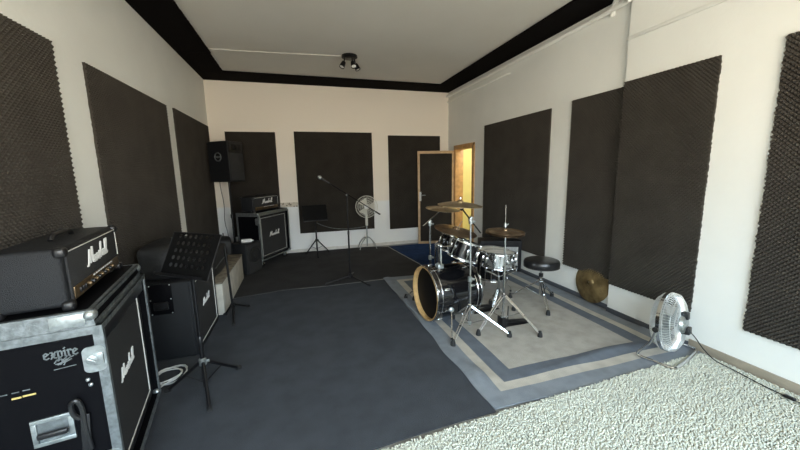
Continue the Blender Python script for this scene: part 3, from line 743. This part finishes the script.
# small tripod beyond
t = thing('tripod_stand', (-.80, 4.02, .010), 0, 'short black tripod stand on the carpet beside the pale bench', 'stand')
MB().tube([(0, 0, .03), (-.03, .03, .82)], .013, 8).build('pole', M['blackm'], t)
MB().lathe([(.012, -.02), (.022, -.02), (.022, .02), (.012, .02)], 12, (0, 0, .12)).build('hub_clamp', M['black'], t)
tripod(t, [(.04, -.26), (.12, .24), (-.10, .06)], .14, .012)
# microphone stand
t = thing('microphone_stand', (.665, 4.86, .010), 0, 'black boom microphone stand standing alone in the middle of the floor', 'microphone stand')
MB().cyl((0, 0, .05), (0, 0, .72), .013).cyl((0, 0, .72), (0, 0, 1.27), .010).build('pole', M['blackm'], t)
MB().lathe([(.011, 0), (.016, .004), (.016, .05), (.011, .06)], 12, (0, 0, .70)).build('collar', M['black'], t)
MB().lathe([(.014, -.03), (.03, -.02), (.03, .02), (.014, .035)], 12, (0, 0, .075)).build('hub', M['black'], t)
tripod(t, [(-.36, -.06), (.215, -.36), (.10, .34)], .07, .011)
MB().box((0, -.0, 1.285), (.03, .04, .04), (0, .5, 0), .006).lathe([(.014, 0), (.014, .03)], 10, (0, .02, 1.285), (0, 1, 0)).build('clutch', M['black'], t)
a = Vector((.313+.06-.645, .0, 1.510-.01)); b = Vector((1.135-.645, 0, 1.028)); 
a = Vector((-.255, -.012, 1.470)); b = Vector((.487, -.012, .975))
MB().tube([a, b], .0065, 8).build('boom', M['desk'], t); MB().tube([b+(a-b)*.09, b], .011, 8).build('counterweight', M['black'], t)
o = thing('microphone', (0, 0, 0), 0, 'handheld microphone with silver mesh head on the tip of the boom stand', 'microphone')
dr_ = (a-b).normalized(); o.location = Vector((.665, 4.86, .010))+a
MB().lathe([(.002, -.02), (.013, -.02), (.015, .10), (.019, .105), (.019, .11), (.01, .112)], 14, dr_*.004, dr_).build('body', M['black'], o)
MB().lathe([(.005, .108), (.019, .112), (.025, .125), (.025, .14), (.016, .158), (.002, .163)], 14, dr_*.004, dr_).build('mesh_head', M['steel'], o)
# hanging cable between music stand and fan
o = MB().tube(smooth_path([(.30, 6.66, .66), (.42, 6.63, .60), (.62, 6.66, .53), (.85, 6.74, .49), (1.10, 6.76, .49), (1.30, 6.82, .50)], 6), .0065, 6).build('hanging_cable', M['alu'])
tag(o, 'thin pale cable sagging between the solid music stand and the white fan', 'cable')

# pedestal fan
def wire_cage(mb, rad, ax_off, n, wr, hub, depth, c, m3, bulge=.0, rings=3):
    """radial wires from hub to rim with a domed profile"""
    for k in range(n):
        a = 2*PI*k/n; pts = []
        for t in (0, .35, .7, .92, 1):
            r = hub+(rad-hub)*t; z = ax_off*(math.cos(t*PI/2)**.6 if t < 1 else 0)
            pts.append(Vector(c)+m3 @ Vector((r*cos(a), r*sin(a), z)))
        mb.tube(pts, wr, 4)
    for q in range(1, rings+1):
        t = q/(rings+1); r = hub+(rad-hub)*t; z = ax_off*(math.cos(t*PI/2)**.6)
        mb.ring(Vector(c)+m3 @ Vector((0, 0, z)), r, wr*1.3, m3 @ Vector((0, 0, 1)), 32, 4)
def blades(mb, c, m3, rad, n=3, hub=.05):
    for k in range(n):
        a0 = 2*PI*k/n; top = []; bot = []
        for i in range(7):
            t = i/6; r = hub*.8+(rad-hub*.8)*t
            for w_, lst in ((-.55-.15*t, 0), (.55+.35*t*(1-t*.4), 1)):
                a = a0+w_*(1-.25*t); z = .022*w_*1.3
                (top if lst else bot).append(Vector(c)+m3 @ Vector((r*cos(a), r*sin(a), z)))
        vs = bot+top+[q+m3 @ Vector((0, 0, .003)) for q in bot+top]; n_ = 7; N2 = 14; fs = []
        for i in range(6): fs += [(i, i+1, n_+i+1, n_+i), (N2+i, N2+n_+i, N2+n_+i+1, N2+i+1), (i, N2+i, N2+i+1, i+1), (n_+i, n_+i+1, N2+n_+i+1, N2+n_+i)]
        fs += [(0, n_, N2+n_, N2), (6, N2+6, N2+n_+6, n_+6)]
        mb.add(vs, fs)
    mb.lathe([(.002, -.02), (hub, -.018), (hub, .02), (hub*.7, .03), (.002, .032)], 20, c, m3 @ Vector((0, 0, 1)))
t = thing('pedestal_fan', (1.33, 6.86, .009), 0, 'white pedestal fan with round wire cage in front of the back wall', 'fan')
ax = Vector((-.28, -.96, .06)).normalized(); m3 = frame(ax); c = Vector((0, -.06, .905))
mb = MB(); wire_cage(mb, .225, .07, 44, .0016, .04, 0, c, m3); mb.ring(c, .225, .007, ax, 40, 6); mb.build('front_cage', M['fanwhite'], t)
mb = MB(); wire_cage(mb, .225, -.06, 44, .0016, .05, 0, c, m3); mb.build('rear_cage', M['fanwhite'], t)
mb = MB(); blades(mb, c, m3, .19); mb.build('blades', M['fanwhite'], t)
MB().lathe([(.002, .075), (.042, .072), (.042, .06), (.002, .06)], 20, c, ax).build('badge_cap', M['white'], t)
MB().lathe([(.055, -.055), (.06, -.09), (.05, -.16), (.02, -.18)], 18, c, ax).build('motor_housing', M['fanwhite'], t)
MB().box((0, 0, .62), (.055, .05, .24), None, .014, 3).build('control_neck', M['fanwhite'], t)
MB().box((0, .01, .76), (.04, .045, .14), None, .01, 3).build('pivot', M['fanwhite'], t)
MB().cyl((0, 0, .06), (0, 0, .52), .013).build('pole', M['steel'], t)
for k in range(4):
    a = PI/4+PI/2*k; 
    MB().tube(smooth_path([(0, 0, .255), (.08*cos(a), .08*sin(a), .235), (.19*cos(a), .13*sin(a), .14), (.255*cos(a), .155*sin(a), .012)], 5), .009, 8).build('leg', M['steel'], t)

# ------------------------------------------------------------------ coiled cable near case
pts = []
for k in range(60):
    a = k*.42; r = .085+.035*(.5+.5*sin(k*.42*.23+1))
    pts.append((-1.075+r*cos(a)*.95, 2.88+r*sin(a)*1.2+.03*sin(k*.11), .016+.0006*k+.008*(1+sin(k*.9))))
pts += [(-1.10, 2.70, .04), (-1.13, 2.62, .02), (-1.16, 2.66, .018)]
o = MB().tube(pts, .0048, 6).build('coiled_cable', M['dot']); tag(o, 'coiled white cable lying on the carpet by the near flight case', 'cable')

# ------------------------------------------------------------------ drums
def lugs(t, r, z0, z1, n, axis='z', phase=0, m='chrome', w=.022, rods=True):
    for k in range(n):
        a = 2*PI*k/n+phase; d = Vector((cos(a), sin(a), 0)); zc = (z0+z1)/2; l = MB()
        rot = Matrix.Rotation(a, 3, 'Z'); ln = min(.06, (z1-z0)*.45)
        l.box(d*(r+.008)+Vector((0, 0, zc)), (.018, w, ln), rot, .004)
        if rods:
            l.tube([d*(r+.018)+Vector((0, 0, z0-.01)), d*(r+.018)+Vector((0, 0, z1+.01))], .0032, 6)
            for z in (z0-.008, z1+.004): l.box(d*(r+.012)+Vector((0, 0, z)), (.018, .013, .012), rot, .002)
        l.build('lug', M[m], t)
def drum_body(t, r, L, shell, nl, top='head', bot='head', hoopm='chrome', phase=0.):
    MB().lathe([(r-.006, 0), (r, 0), (r, L), (r-.006, L)], 48, closed=True).build('shell', shell, t)
    for nm, z, s_, mm in (('top_head', L, 1, top), ('bottom_head', 0, -1, bot)):
        MB().lathe([(.001, z+s_*.004), (r-.002, z+s_*.004), (r+.004, z), (r+.004, z-s_*.006), (.001, z-s_*.001)], 48).build(nm, M[mm], t)
    for z, s_ in ((L, 1), (0, -1)):
        MB().lathe([(r+.005, z-s_*.012), (r+.012, z-s_*.012), (r+.008, z), (r+.012, z+s_*.014), (r+.002, z+s_*.016), (r+.004, z+s_*.006)], 48, closed=True).build('rim', M[hoopm], t)
    lugs(t, r, 0, L, nl, phase=phase)
# bass drum, local z = axis pointing to the batter side (+x world)
BR = .278; BL = .44
ax_b = Vector((.995, .10, .0)).normalized()
bd = thing('bass_drum', (0, 0, 0), 0, 'large black bass drum with maple inner hoop lying on its side on the rug', 'drum')
bd.matrix_world = Matrix.Translation((1.27, 3.19, RZ+.308)) @ frame(ax_b, (0, 0, 1)).to_4x4()
MB().lathe([(BR-.008, 0), (BR, 0), (BR, BL), (BR-.008, BL)], 64, closed=True).build('shell', M['lacq'], bd)
MB().lathe([(.001, -.002), (BR-.001, -.002), (BR+.004, .004), (BR-.01, .006), (.001, .004)], 64).build('front_head', M['headb'], bd)
MB().lathe([(.001, BL+.002), (BR-.001, BL+.002), (BR+.004, BL-.004), (.001, BL-.004)], 64).build('batter_head', M['head'], bd)
# front hoop: black outside, maple inside
MB().lathe([(BR+.004, -.052), (BR+.013, -.052), (BR+.015, .004), (BR+.006, .004)], 64, closed=True).build('front_hoop', M['lacq'], bd)
o = MB().lathe([(BR-.002, -.055), (BR+.012, -.057), (BR+.004, -.050), (BR+.003, -.002), (BR-.002, -.004)], 64, closed=True).build('hoop_lining', M['maple'], bd)
MB().lathe([(BR+.004, BL-.004), (BR+.015, BL-.004), (BR+.013, BL+.045), (BR+.004, BL+.045)], 64, closed=True).build('batter_hoop', M['lacq'], bd)
tr = MB()
for z in (-.046, .014): tr.ring((0, 0, z), BR+(.013 if z < 0 else .004), .004, (0, 0, 1), 64, 6)
tr.build('front_trim_ring', M['chrome'], bd)
MB().ring((0, 0, BL-.008), BR+.010, .005, (0, 0, 1), 64, 6).ring((0, 0, BL+.036), BR+.012, .004, (0, 0, 1), 64, 6).build('batter_trim_ring', M['chrome'], bd)
for k in range(8):
    a = 2*PI*k/8+PI/8; d = Vector((cos(a), sin(a), 0)); rot = Matrix.Rotation(a, 3, 'Z'); l = MB()
    for z in (.07, BL-.07):
        l.box(d*(BR+.010)+Vector((0, 0, z)), (.022, .026, .055), rot, .006)
        e = -.03 if z < .2 else BL+.025
        l.tube([d*(BR+.020)+Vector((0, 0, z)), d*(BR+.022)+Vector((0, 0, e))], .0032, 6)
        l.box(d*(BR+.016)+Vector((0, 0, e)), (.018, .03, .016), rot, .004)
    l.build('lug', M['chrome'], bd)
inv = bd.matrix_world.inverted()
def bl(p): return inv @ Vector(p)
for sy in (-1, 1):      # spurs
    s0 = Vector((1.40, 3.19+sy*.280, RZ+.21)); s1 = Vector((1.31 if sy < 0 else 1.33, 3.17+sy*.46, RZ+.012))
    sp_ = MB().tube([bl(s0), bl(s1)], .007, 8).build('spur', M['chrome'], bd)
    MB().ball(bl(s1), .012, 8).build('rubber_tip', M['rubber'], sp_)
    MB().lathe([(.026, -.01), (.026, .012), (.012, .02), (.001, .02)], 14, bl(s0), (bl(s0+Vector((0, sy, .1)))-bl(s0))).build('spur_bracket', M['steel'], bd)
# tom mount on top of the bass drum
tmz = RZ+.305+BR
def tp(x, y, z): return bl((x, y, z))
mp = MB(); mp.tube([tp(1.385, 3.20, tmz-.01), tp(1.385, 3.17, tmz+.035)], .030, 14); mp.box(tp(1.385, 3.17, tmz+.005), (.07, .07, .07), None, .01).build('mount_bracket', M['steel'], bd)
for dy in (-.028, .028):
    arm = MB().tube([tp(1.385, 3.17+dy, tmz+.03), tp(1.385, 3.17+dy, tmz+.235)], .014, 10)
    arm.tube([tp(1.385, 3.17+dy, tmz+.225), tp(1.50, 3.17+dy*5.0, tmz+.25)], .010, 10).ball(tp(1.385, 3.17+dy, tmz+.235), .024, 10)
    arm.build('tom_arm', M['chrome'], bd)
# rack toms
def rack_tom(cen, r, L, label, ax=(.34, -.04, .93)):
    t = thing('rack_tom', (0, 0, 0), 0, label, 'drum', 'rack toms over the bass drum')
    t.matrix_world = Matrix.Translation(Vector(cen)-Vector(ax).normalized()*L/2) @ frame(ax, (1, 0, 0)).to_4x4()
    drum_body(t, r, L, M['lacq'], 6, 'headb', 'headb', phase=.3)
    return t
rack_tom((1.60, 3.03, .800), .136, .17, 'black rack tom drum with chrome rims, the one nearer the camera over the bass drum')
rack_tom((1.63, 3.40, .795), .132, .170, 'black rack tom drum farther from the camera, under the ride cymbal')
# snare
sn = thing('snare_drum', (2.135, 3.21, .525), 0, 'chrome snare drum with white head behind the hi-hat stand', 'drum', rot=(R(-2), R(4), 0))
drum_body(sn, .172, .155, M['chrome'], 10, 'head', 'head', phase=.1)
MB().box((.0, -.185, .075), (.05, .02, .06), None, .005).build('strainer', M['chrome'], sn)
ss = thing('snare_stand', (2.135, 3.20, RZ), 0, 'chrome basket stand under the snare drum', 'stand')
MB().cyl((0, 0, .06), (0, 0, .40), .011).build('pole', M['chrome'], ss)
MB().lathe([(.01, 0), (.02, 0), (.02, .05), (.01, .05)], 12, (0, 0, .20)).build('collar', M['black'], ss)
for k in range(3):
    a = 2*PI*k/3-.9; d = Vector((cos(a), sin(a), 0))
    br = MB().tube([d*.01+Vector((0, 0, .39)), d*.12+Vector((0, 0, .455)), d*.192+Vector((0, 0, .485)), d*.192+Vector((0, 0, .53))], .008, 8).build('basket_arm', M['chrome'], ss)
    MB().ball(d*.192+Vector((0, 0, .535)), .014, 8).build('rubber_grip', M['rubber'], br)
def dbl_legs(t, feet, hub, r=.0052, gap=.014, m='chrome', foot_r=.022):
    for (x, y) in feet:
        d = Vector((x, y, 0)).normalized(); n = Vector((-d.y, d.x, 0)); l = MB()
        top = d*.02+Vector((0, 0, hub)); ft = Vector((x, y, .03))
        for s_ in (-1, 1): l.tube([top+n*gap*s_, ft+n*gap*s_*.7], r, 8)
        mid = top.lerp(ft, .55); l.box(mid, (.012, .03, .012), Matrix.Rotation(math.atan2(d.y, d.x), 3, 'Z'))
        l = l.build('leg', M[m], t)
        MB().lathe([(foot_r*.6, .058), (foot_r, .03), (foot_r*1.1, 0), (.001, 0)], 12, (x, y, .0)).build('rubber_foot', M['rubber'], l)
        MB().tube([(0, 0, .09), top.lerp(ft, .45)], .004, 6).build('brace', M[m], t)
dbl_legs(ss, [(-.12, -.07), (.14, -.10), (.0, .16)], .24, .005, .008)
# floor tom
ft = thing('floor_tom', (2.38, 3.74, .215), 0, 'black floor tom with chrome fittings behind the snare drum', 'drum', rot=(R(1), R(2), 0))
drum_body(ft, .19, .36, M['lacq'], 8, 'head', 'headb', phase=.2)
for k, a in enumerate((R(215), R(335), R(95))):
    d = Vector((cos(a), sin(a), 0))
    l = MB().tube([d*.205+Vector((0, 0, .24)), d*.205+Vector((0, 0, .0)), d*.205+Vector((0, 0, -.08)), d*.26+Vector((0, 0, -.14)), d*.26+Vector((0, 0, -.185))], .006, 8).build('leg', M['chrome'], ft)
    MB().lathe([(.012, 0), (.016, .025), (.008, .03)], 10, d*.26+Vector((0, 0, -.20))).build('rubber_foot', M['rubber'], l)
# cymbals
def cymbal(name, c, r, ax, label, m='bronze', group=None, bow=.03, bell=.16):
    t = MB(); b = r*bell; n = 10; prof = [(.006, bow+.022)]
    prof += [(b*sin(k/4*PI/2), bow+.020*cos(k/4*PI/2)) for k in range(1, 5)]
    prof += [(b+(r-b)*k/n, bow*(1-(k/n)**1.6)) for k in range(1, n+1)]
    low = [(q, z-.0015) for q, z in prof[::-1]]
    t.lathe(prof+low, 64, (0, 0, -bow), (0, 0, 1), closed=True); o = t.build(name, M[m], None, 50)
    o.matrix_world = Matrix.Translation(c) @ frame(ax).to_4x4()
    nt = M[m]
    return tag(o, label, 'cymbal', group)
cymbal('hi_hat_cymbal', (1.925, 2.80, 1.018), .188, (.02, -.05, 1), 'upper hi-hat cymbal on the stand in front of the snare drum', 'bronzed', 'hi-hat pair')
o = cymbal('hi_hat_cymbal', (1.925, 2.80, .975), .188, (-.02, .05, -1), 'lower hi-hat cymbal of the pair in front of the snare drum', 'bronzed', 'hi-hat pair')
cymbal('crash_cymbal', (1.405, 2.75, 1.325), .205, (.05, -.05, 1), 'crash cymbal on the boom of the near cymbal stand, topmost of the kit', 'bronze')
cymbal('crash_cymbal', (1.70, 3.78, 1.175), .215, (.06, -.09, 1), 'pale crash cymbal farther left on the far cymbal stand behind the toms', 'bronze')
cymbal('ride_cymbal', (1.68, 3.38, .965), .245, (.17, -.16, 1), 'large tilted ride cymbal resting low over the rack toms', 'bronzed')
o = cymbal('broken_cymbal', (3.268, 3.012, .262), .243, (-1, 0, .13), 'old tarnished bronze cymbal leaning on the right wall recess', 'oldbronze', bell=.2)
# ride holder rod
# hi-hat stand
hh = thing('hi_hat_stand', (1.93, 2.80, RZ), 0, 'chrome hi-hat stand with pedal, nearest stand to the drum throne', 'stand')
MB().cyl((0, 0, .05), (0, 0, .62), .0125).cyl((0, 0, .62), (0, 0, .94), .009).lathe([(.014, 0), (.02, .004), (.02, .05), (.012, .055)], 14, (0, 0, .59)).build('tube', M['chrome'], hh)
MB().cyl((-.005, 0, .88), (-.005, 0, 1.255), .0042, seg=8).build('pull_rod', M['chrome'], hh)
MB().lathe([(.003, 0), (.014, .002), (.014, .03), (.008, .045), (.004, .05)], 12, (-.005, 0, 1.035)).box((.018, 0, 1.06), (.035, .006, .012), (0, -.5, 0), .002).build('clutch', M['steel'], hh)
MB().lathe([(.012, 0), (.03, .004), (.03, .012), (.008, .014)], 14, (-.003, 0, .935)).build('cymbal_seat', M['black'], hh)
MB().lathe([(.014, -.03), (.024, -.02), (.024, .02), (.014, .03)], 14, (0, 0, .33)).build('hub', M['chrome'], hh)
dbl_legs(hh, [(.205, -.31), (-.335, -.09), (.08, .33)], .33)
pd = MB().box2((-.015, -.045, .004), (.30, .045, .010), .002); 
pd = MB().box((.16, 0, .035), (.26, .07, .010), (0, R(6), 0), .003)
pd.box2((.02, -.035, .0), (.30, .035, .006)).box((-.01, 0, .05), (.05, .10, .10), None, .006).build('pedal', M['blackm'], hh)
MB().cyl((.03, .04, .02), (.03, .04, .23), .006).cyl((.03, -.04, .02), (.03, -.04, .23), .006).build('pedal_linkage', M['black'], hh)
# cymbal stands
def cym_stand(loc, feet, hub, ztop, clampz, tip, tail, label):
    t = thing('cymbal_stand', loc, 0, label, 'stand', 'cymbal stands')
    MB().cyl((0, 0, .075), (0, 0, hub+.28), .0135).cyl((0, 0, hub+.28), (0, 0, clampz), .0105).build('pole', M['chrome'], t)
    for z in (hub+.25, clampz-.02):
        MB().lathe([(.013, 0), (.021, .004), (.021, .05), (.012, .056)], 14, (0, 0, z)).box((.03, 0, z+.025), (.04, .008, .022), (0, .2, 0), .003).build('collar', M['steel'], t)
    MB().lathe([(.014, -.03), (.024, -.02), (.024, .02), (.014, .03)], 14, (0, 0, hub)).build('hub', M['chrome'], t)
    MB().lathe([(.013, 0), (.018, .004), (.018, .03), (.012, .034)], 12, (0, 0, .08)).build('lower_collar', M['steel'], t)
    dbl_legs(t, feet, hub)
    tip, tail = Vector(tip), Vector(tail)
    MB().tube([tip-(tip-tail).normalized()*.0, tail], .007, 8).build('boom_arm', M['blackm' if clampz > 1.0 else 'chrome'], t)
    MB().box(Vector((0, 0, clampz+.03)), (.035, .035, .05), (0, .5, 0), .008).ball((0, .02, clampz+.03), .018, 8).build('tilter', M['steel'], t)
    MB().box(tip, (.035, .025, .045), (0, -.5, 0), .007).build('boom_tilter', M['black'], t)
    return t, tip
t, tip = cym_stand((1.545, 2.80, RZ), [(-.27, -.19), (.315, -.215), (-.02, .33)], .27, 1.2, 1.11, (-.125, -.05, 1.255), (.13, .04, .99), 'chrome cymbal stand beside the bass drum, nearest the camera')
MB().cyl(tip, (-.138, -.052, 1.352), .004, seg=8).lathe([(.014, 0), (.014, .012), (.006, .016)], 12, (-.137, -.05, 1.318)).lathe([(.012, 0), (.012, .012), (.003, .02)], 12, (-.138, -.052, 1.340)).build('cymbal_post', M['chrome'], t)
t, tip = cym_stand((1.50, 3.72, RZ), [(-.28, .14), (.05, -.30), (.25, .25)], .27, 1.2, .96, (.17, .05, 1.125), (-.10, -.03, .95), 'cymbal stand behind the bass drum, farther from the camera')
MB().cyl(tip, (.195, .055, 1.205), .004, seg=8).lathe([(.012, 0), (.012, .012), (.003, .02)], 12, (.196, .056, 1.178)).build('cymbal_post', M['chrome'], t)
# ride holder off the near tom bracket: its own short arm
t = thing('cymbal_stand', (1.50, 3.55, RZ), 0, 'chrome straight stand carrying the ride cymbal behind the toms', 'stand')
MB().tube([(0, .0, .10), (0, 0, .75), (.20, -.14, .93)], .011, 10).cyl((.20, -.14, .92), (.247, -.185, 1.035), .004).build('pole', M['chrome'], t)
dbl_legs(t, [(-.20, .22), (.28, .12), (.12, .30)], .22)
# bass drum pedal
t = thing('bass_drum_pedal', (1.80, 3.20, RZ), R(6), 'black bass drum pedal behind the bass drum', 'pedal')
MB().box2((.0, -.05, 0), (.34, .05, .006), .002).build('base_plate', M['blackm'], t)
MB().box((.20, 0, .045), (.27, .075, .010), (0, R(9), 0), .003).build('footboard', M['blackm'], t)
MB().tube([(.04, -.06, .0), (.04, -.06, .24)], .009, 8).tube([(.04, .06, .0), (.04, .06, .24)], .009, 8).tube([(.04, -.07, .225), (.04, .07, .225)], .008, 8).build('post', M['chrome'], t)
MB().tube([(.04, 0, .225), (.075, 0, .40)], .004, 8).build('beater_rod', M['chrome'], t)
MB().lathe([(.002, -.022), (.022, -.018), (.026, 0), (.022, .018), (.002, .022)], 14, (.078, 0, .405), (1, 0, 0)).build('beater', M['white'], t)
# throne
t = thing('drum_throne', (2.715, 3.20, RZ), 0, 'round black padded drum stool on chrome tripod legs', 'stool')
MB().lathe([(.002, .44), (.175, .44), (.195, .452), (.203, .475), (.203, .505), (.193, .528), (.165, .538), (.002, .541)], 48).build('seat', M['seat'], t)
MB().ring((0, 0, .452), .198, .004, (0, 0, 1), 48, 6).build('seat_piping', M['black'], t)
MB().cyl((0, 0, .10), (0, 0, .34), .015).cyl((0, 0, .34), (0, 0, .44), .011).lathe([(.012, 0), (.05, .03), (.05, .035), (.012, .035)], 14, (0, 0, .404)).build('column', M['chrome'], t)
MB().lathe([(.016, 0), (.026, .006), (.026, .045), (.014, .05)], 14, (0, 0, .32)).build('collar', M['black'], t)
MB().lathe([(.018, -.02), (.026, -.014), (.026, .014), (.018, .02)], 14, (0, 0, .27)).build('hub', M['chrome'], t)
dbl_legs(t, [(-.165, -.335), (-.235, .255), (.275, .11)], .27)
# combo amp behind
t = thing('combo_amplifier', (3.04, 4.42, .014), R(-112), 'black combo amplifier with pale silver grille against the right wall behind the drums', 'amplifier')
MB().box2((-.30, -.38, .0), (-.03, .26, .50), .012).build('cabinet', M['tolex'], t)
fr = MB().box2((-.03, -.38, 0), (0, -.33, .50), .006).box2((-.03, .21, 0), (0, .26, .50), .006).box2((-.03, -.34, .40), (0, .22, .50), .006).box2((-.03, -.34, 0), (0, .22, .04), .006).build('front_frame', M['tolex'], t)
MB().box2((-.03, -.335, .035), (-.012, .215, .405)).build('grille_cloth', M['sgrille'], t)

# ------------------------------------------------------------------ floor fan
t = thing('floor_fan', (2.945, 1.90, .022), 0, 'chrome floor fan on a tubular stand by the right wall, tilted on the rug edge', 'fan')
FR = .243; back = Vector((.28, -.955, .10)).normalized(); m3 = frame(back); c = Vector((0.0, 0.0, .285))
def cyl_cage():
    f = MB(); n = 66
    for k in range(n):
        a = 2*PI*k/n; pts = []
        for r, z in ((.05, -.085), (.13, -.080), (.20, -.066), (FR-.006, -.03), (FR, 0)):
            pts.append(c+m3 @ Vector((r*cos(a), r*sin(a), z)))
        f.tube(pts, .0021, 4)
    for r, z in ((.06, -.085), (.135, -.079), (.205, -.064)): f.ring(c+m3 @ Vector((0, 0, z)), r, .0024, back, 40, 5)
    f.lathe([(.002, -.004), (.055, -.002), (.055, .004), (.002, .004)], 20, c+m3 @ Vector((0, 0, -.088)), back)
    g = MB()
    for k in range(n):
        a = 2*PI*(k+.5)/n; pts = []
        for r, z in ((.06, .085), (.135, .083), (.205, .072), (FR-.004, .05), (FR, 0)):
            pts.append(c+m3 @ Vector((r*cos(a), r*sin(a), z)))
        g.tube(pts, .0021, 4)
    for r, z in ((.07, .085), (.14, .082), (.205, .072), (FR, .03)): g.ring(c+m3 @ Vector((0, 0, z)), r, .0026, back, 40, 5)
    return f, g
f, g = cyl_cage(); f.build('front_cage', M['wire'], t); g.build('rear_cage', M['wire'], t)
MB().lathe([(FR-.001, -.012), (FR+.006, -.012), (FR+.006, .014), (FR-.001, .014)], 56, c, back, closed=True).build('rim_band', M['chrome'], t)
b = MB(); blades(b, c+back*(-.01), m3, .212, 3, .055); b.build('blades', M['steel'], t)
MB().lathe([(.075, .086), (.078, .095), (.07, .115), (.04, .125), (.002, .125)], 22, c, back).build('motor_housing', M['steel'], t)
bx = MB().box(c+back*.118+Vector((0, 0, -.045)), (.07, .06, .065), frame(back), .008).build('switch_box', M['black'], t)
MB().box(c+back*.10+Vector((.01, 0, .075)), (.05, .06, .05), frame(back), .008).build('tilt_bracket', M['black'], t)
sd_ = Vector((back.y, -back.x, 0)).normalized(); fw = Vector((-back.x, -back.y, 0)).normalized()
pl_, pr_ = c+sd_*(FR+.016), c-sd_*(FR+.016)
base = [Vector((pl_.x, pl_.y, .27)), Vector((pl_.x, pl_.y, .16))+fw*.03, Vector((pl_.x, pl_.y, .02))+fw*.11, Vector((pl_.x, pl_.y, .010))-fw*.02, Vector((pl_.x, pl_.y, .010))-fw*.10, Vector((pl_.x, pl_.y, .010))-fw*.15-sd_*.06,
        Vector((pr_.x, pr_.y, .010))-fw*.15+sd_*.06, Vector((pr_.x, pr_.y, .010))-fw*.10, Vector((pr_.x, pr_.y, .010))-fw*.02, Vector((pr_.x, pr_.y, .02))+fw*.11, Vector((pr_.x, pr_.y, .16))+fw*.03, Vector((pr_.x, pr_.y, .27))]
MB().tube(smooth_path(base, 6), .012, 10).build('stand', M['chrome'], t)
kn = MB()
for p_, s_ in ((pl_, 1), (pr_, -1)): kn.lathe([(.001, 0), (.022, 0), (.022, .02), (.001, .022)], 14, p_, sd_*s_)
kn.build('pivot_knob', M['black'], t)
FB = Vector((2.945, 1.90, .022))+c+back*.145+Vector((0, 0, -.05))
cp = thing('power_cord', (0, 0, 0), 0, 'black power cord with inline switch trailing from the floor fan along the wall', 'cable')
MB().tube(smooth_path([FB, FB+Vector((.03, -.03, -.05)), (3.14, 1.74, .10), (3.15, 1.66, .045), (3.13, 1.52, .042), (3.10, 1.35, .042), (3.09, 1.20, .042), (3.08, .9, .045), (3.1, .5, .045)], 7), .0042, 6).build('cord', M['rubber'], cp)
MB().box((3.09, 1.20, .046), (.028, .062, .02), None, .007, 3).build('inline_switch', M['black'], cp)

# ------------------------------------------------------------------ light
world = bpy.data.worlds.new('World'); bpy.context.scene.world = world; world.use_nodes = True
nt = world.node_tree; bg = nt.nodes['Background']; tc = nt.nodes.new('ShaderNodeTexCoord'); sp_ = nt.nodes.new('ShaderNodeSeparateXYZ')
rp = nt.nodes.new('ShaderNodeValToRGB'); mr = nt.nodes.new('ShaderNodeMapRange'); mr.inputs[1].default_value = -1; mr.inputs[2].default_value = 1
nt.links.new(tc.outputs['Generated'], sp_.inputs[0]); nt.links.new(sp_.outputs[2], mr.inputs[0]); nt.links.new(mr.outputs[0], rp.inputs[0])
cr = rp.color_ramp; cr.elements[0].position = .30; cr.elements[0].color = (.95, .84, .67, 1)
cr.elements[1].position = .66; cr.elements[1].color = (1.0, 1.28, 1.52, 1)
e = cr.elements.new(.47); e.color = (1.06, .92, .74, 1); e = cr.elements.new(.53); e.color = (.95, .93, .88, 1)
nt.links.new(rp.outputs[0], bg.inputs[0]); bg.inputs[1].default_value = 9.0
for (a, b, c_, d) in W:
    l = bpy.data.lights.new('window_portal', 'AREA'); l.shape = 'RECTANGLE'; l.size = b-a; l.size_y = d-c_; l.cycles.is_portal = True
    o = bpy.data.objects.new('window_portal', l); C.objects.link(o); o.location = ((a+b)/2, YN-.16, (c_+d)/2); o.rotation_euler = (-PI/2, 0, PI)
    o.rotation_euler = Vector((0, 1, 0)).to_track_quat('-Z', 'Y').to_euler()
l = bpy.data.lights.new('hallway_lamp', 'POINT'); l.energy = 32; l.color = (1, .97, .90); l.shadow_soft_size = .15
o = bpy.data.objects.new('hallway_lamp', l); C.objects.link(o); o.location = (4.4, 6.2, 2.5)

# ------------------------------------------------------------------ camera
cam = bpy.data.cameras.new('camera'); co = bpy.data.objects.new('camera', cam); C.objects.link(co)
cam.sensor_width = 36; cam.lens = 333.2*36/800; cam.clip_start = .05
Rv = Vector((.95652329, -.2910212, -.01923176)); Uv = Vector((.06335446, .14296154, .98769844)); Fv = Vector((.28469178, .94597498, -.15518354))
co.matrix_world = Matrix(((Rv.x, Uv.x, -Fv.x, 0), (Rv.y, Uv.y, -Fv.y, 0), (Rv.z, Uv.z, -Fv.z, 1.6), (0, 0, 0, 1)))
S = bpy.context.scene; S.camera = co
S.view_settings.view_transform = 'Standard'; S.view_settings.look = 'None'; S.view_settings.gamma = 1; S.view_settings.use_curve_mapping = False
S.view_settings.exposure = 1.05
S.cycles.max_bounces = 10; S.cycles.diffuse_bounces = 6
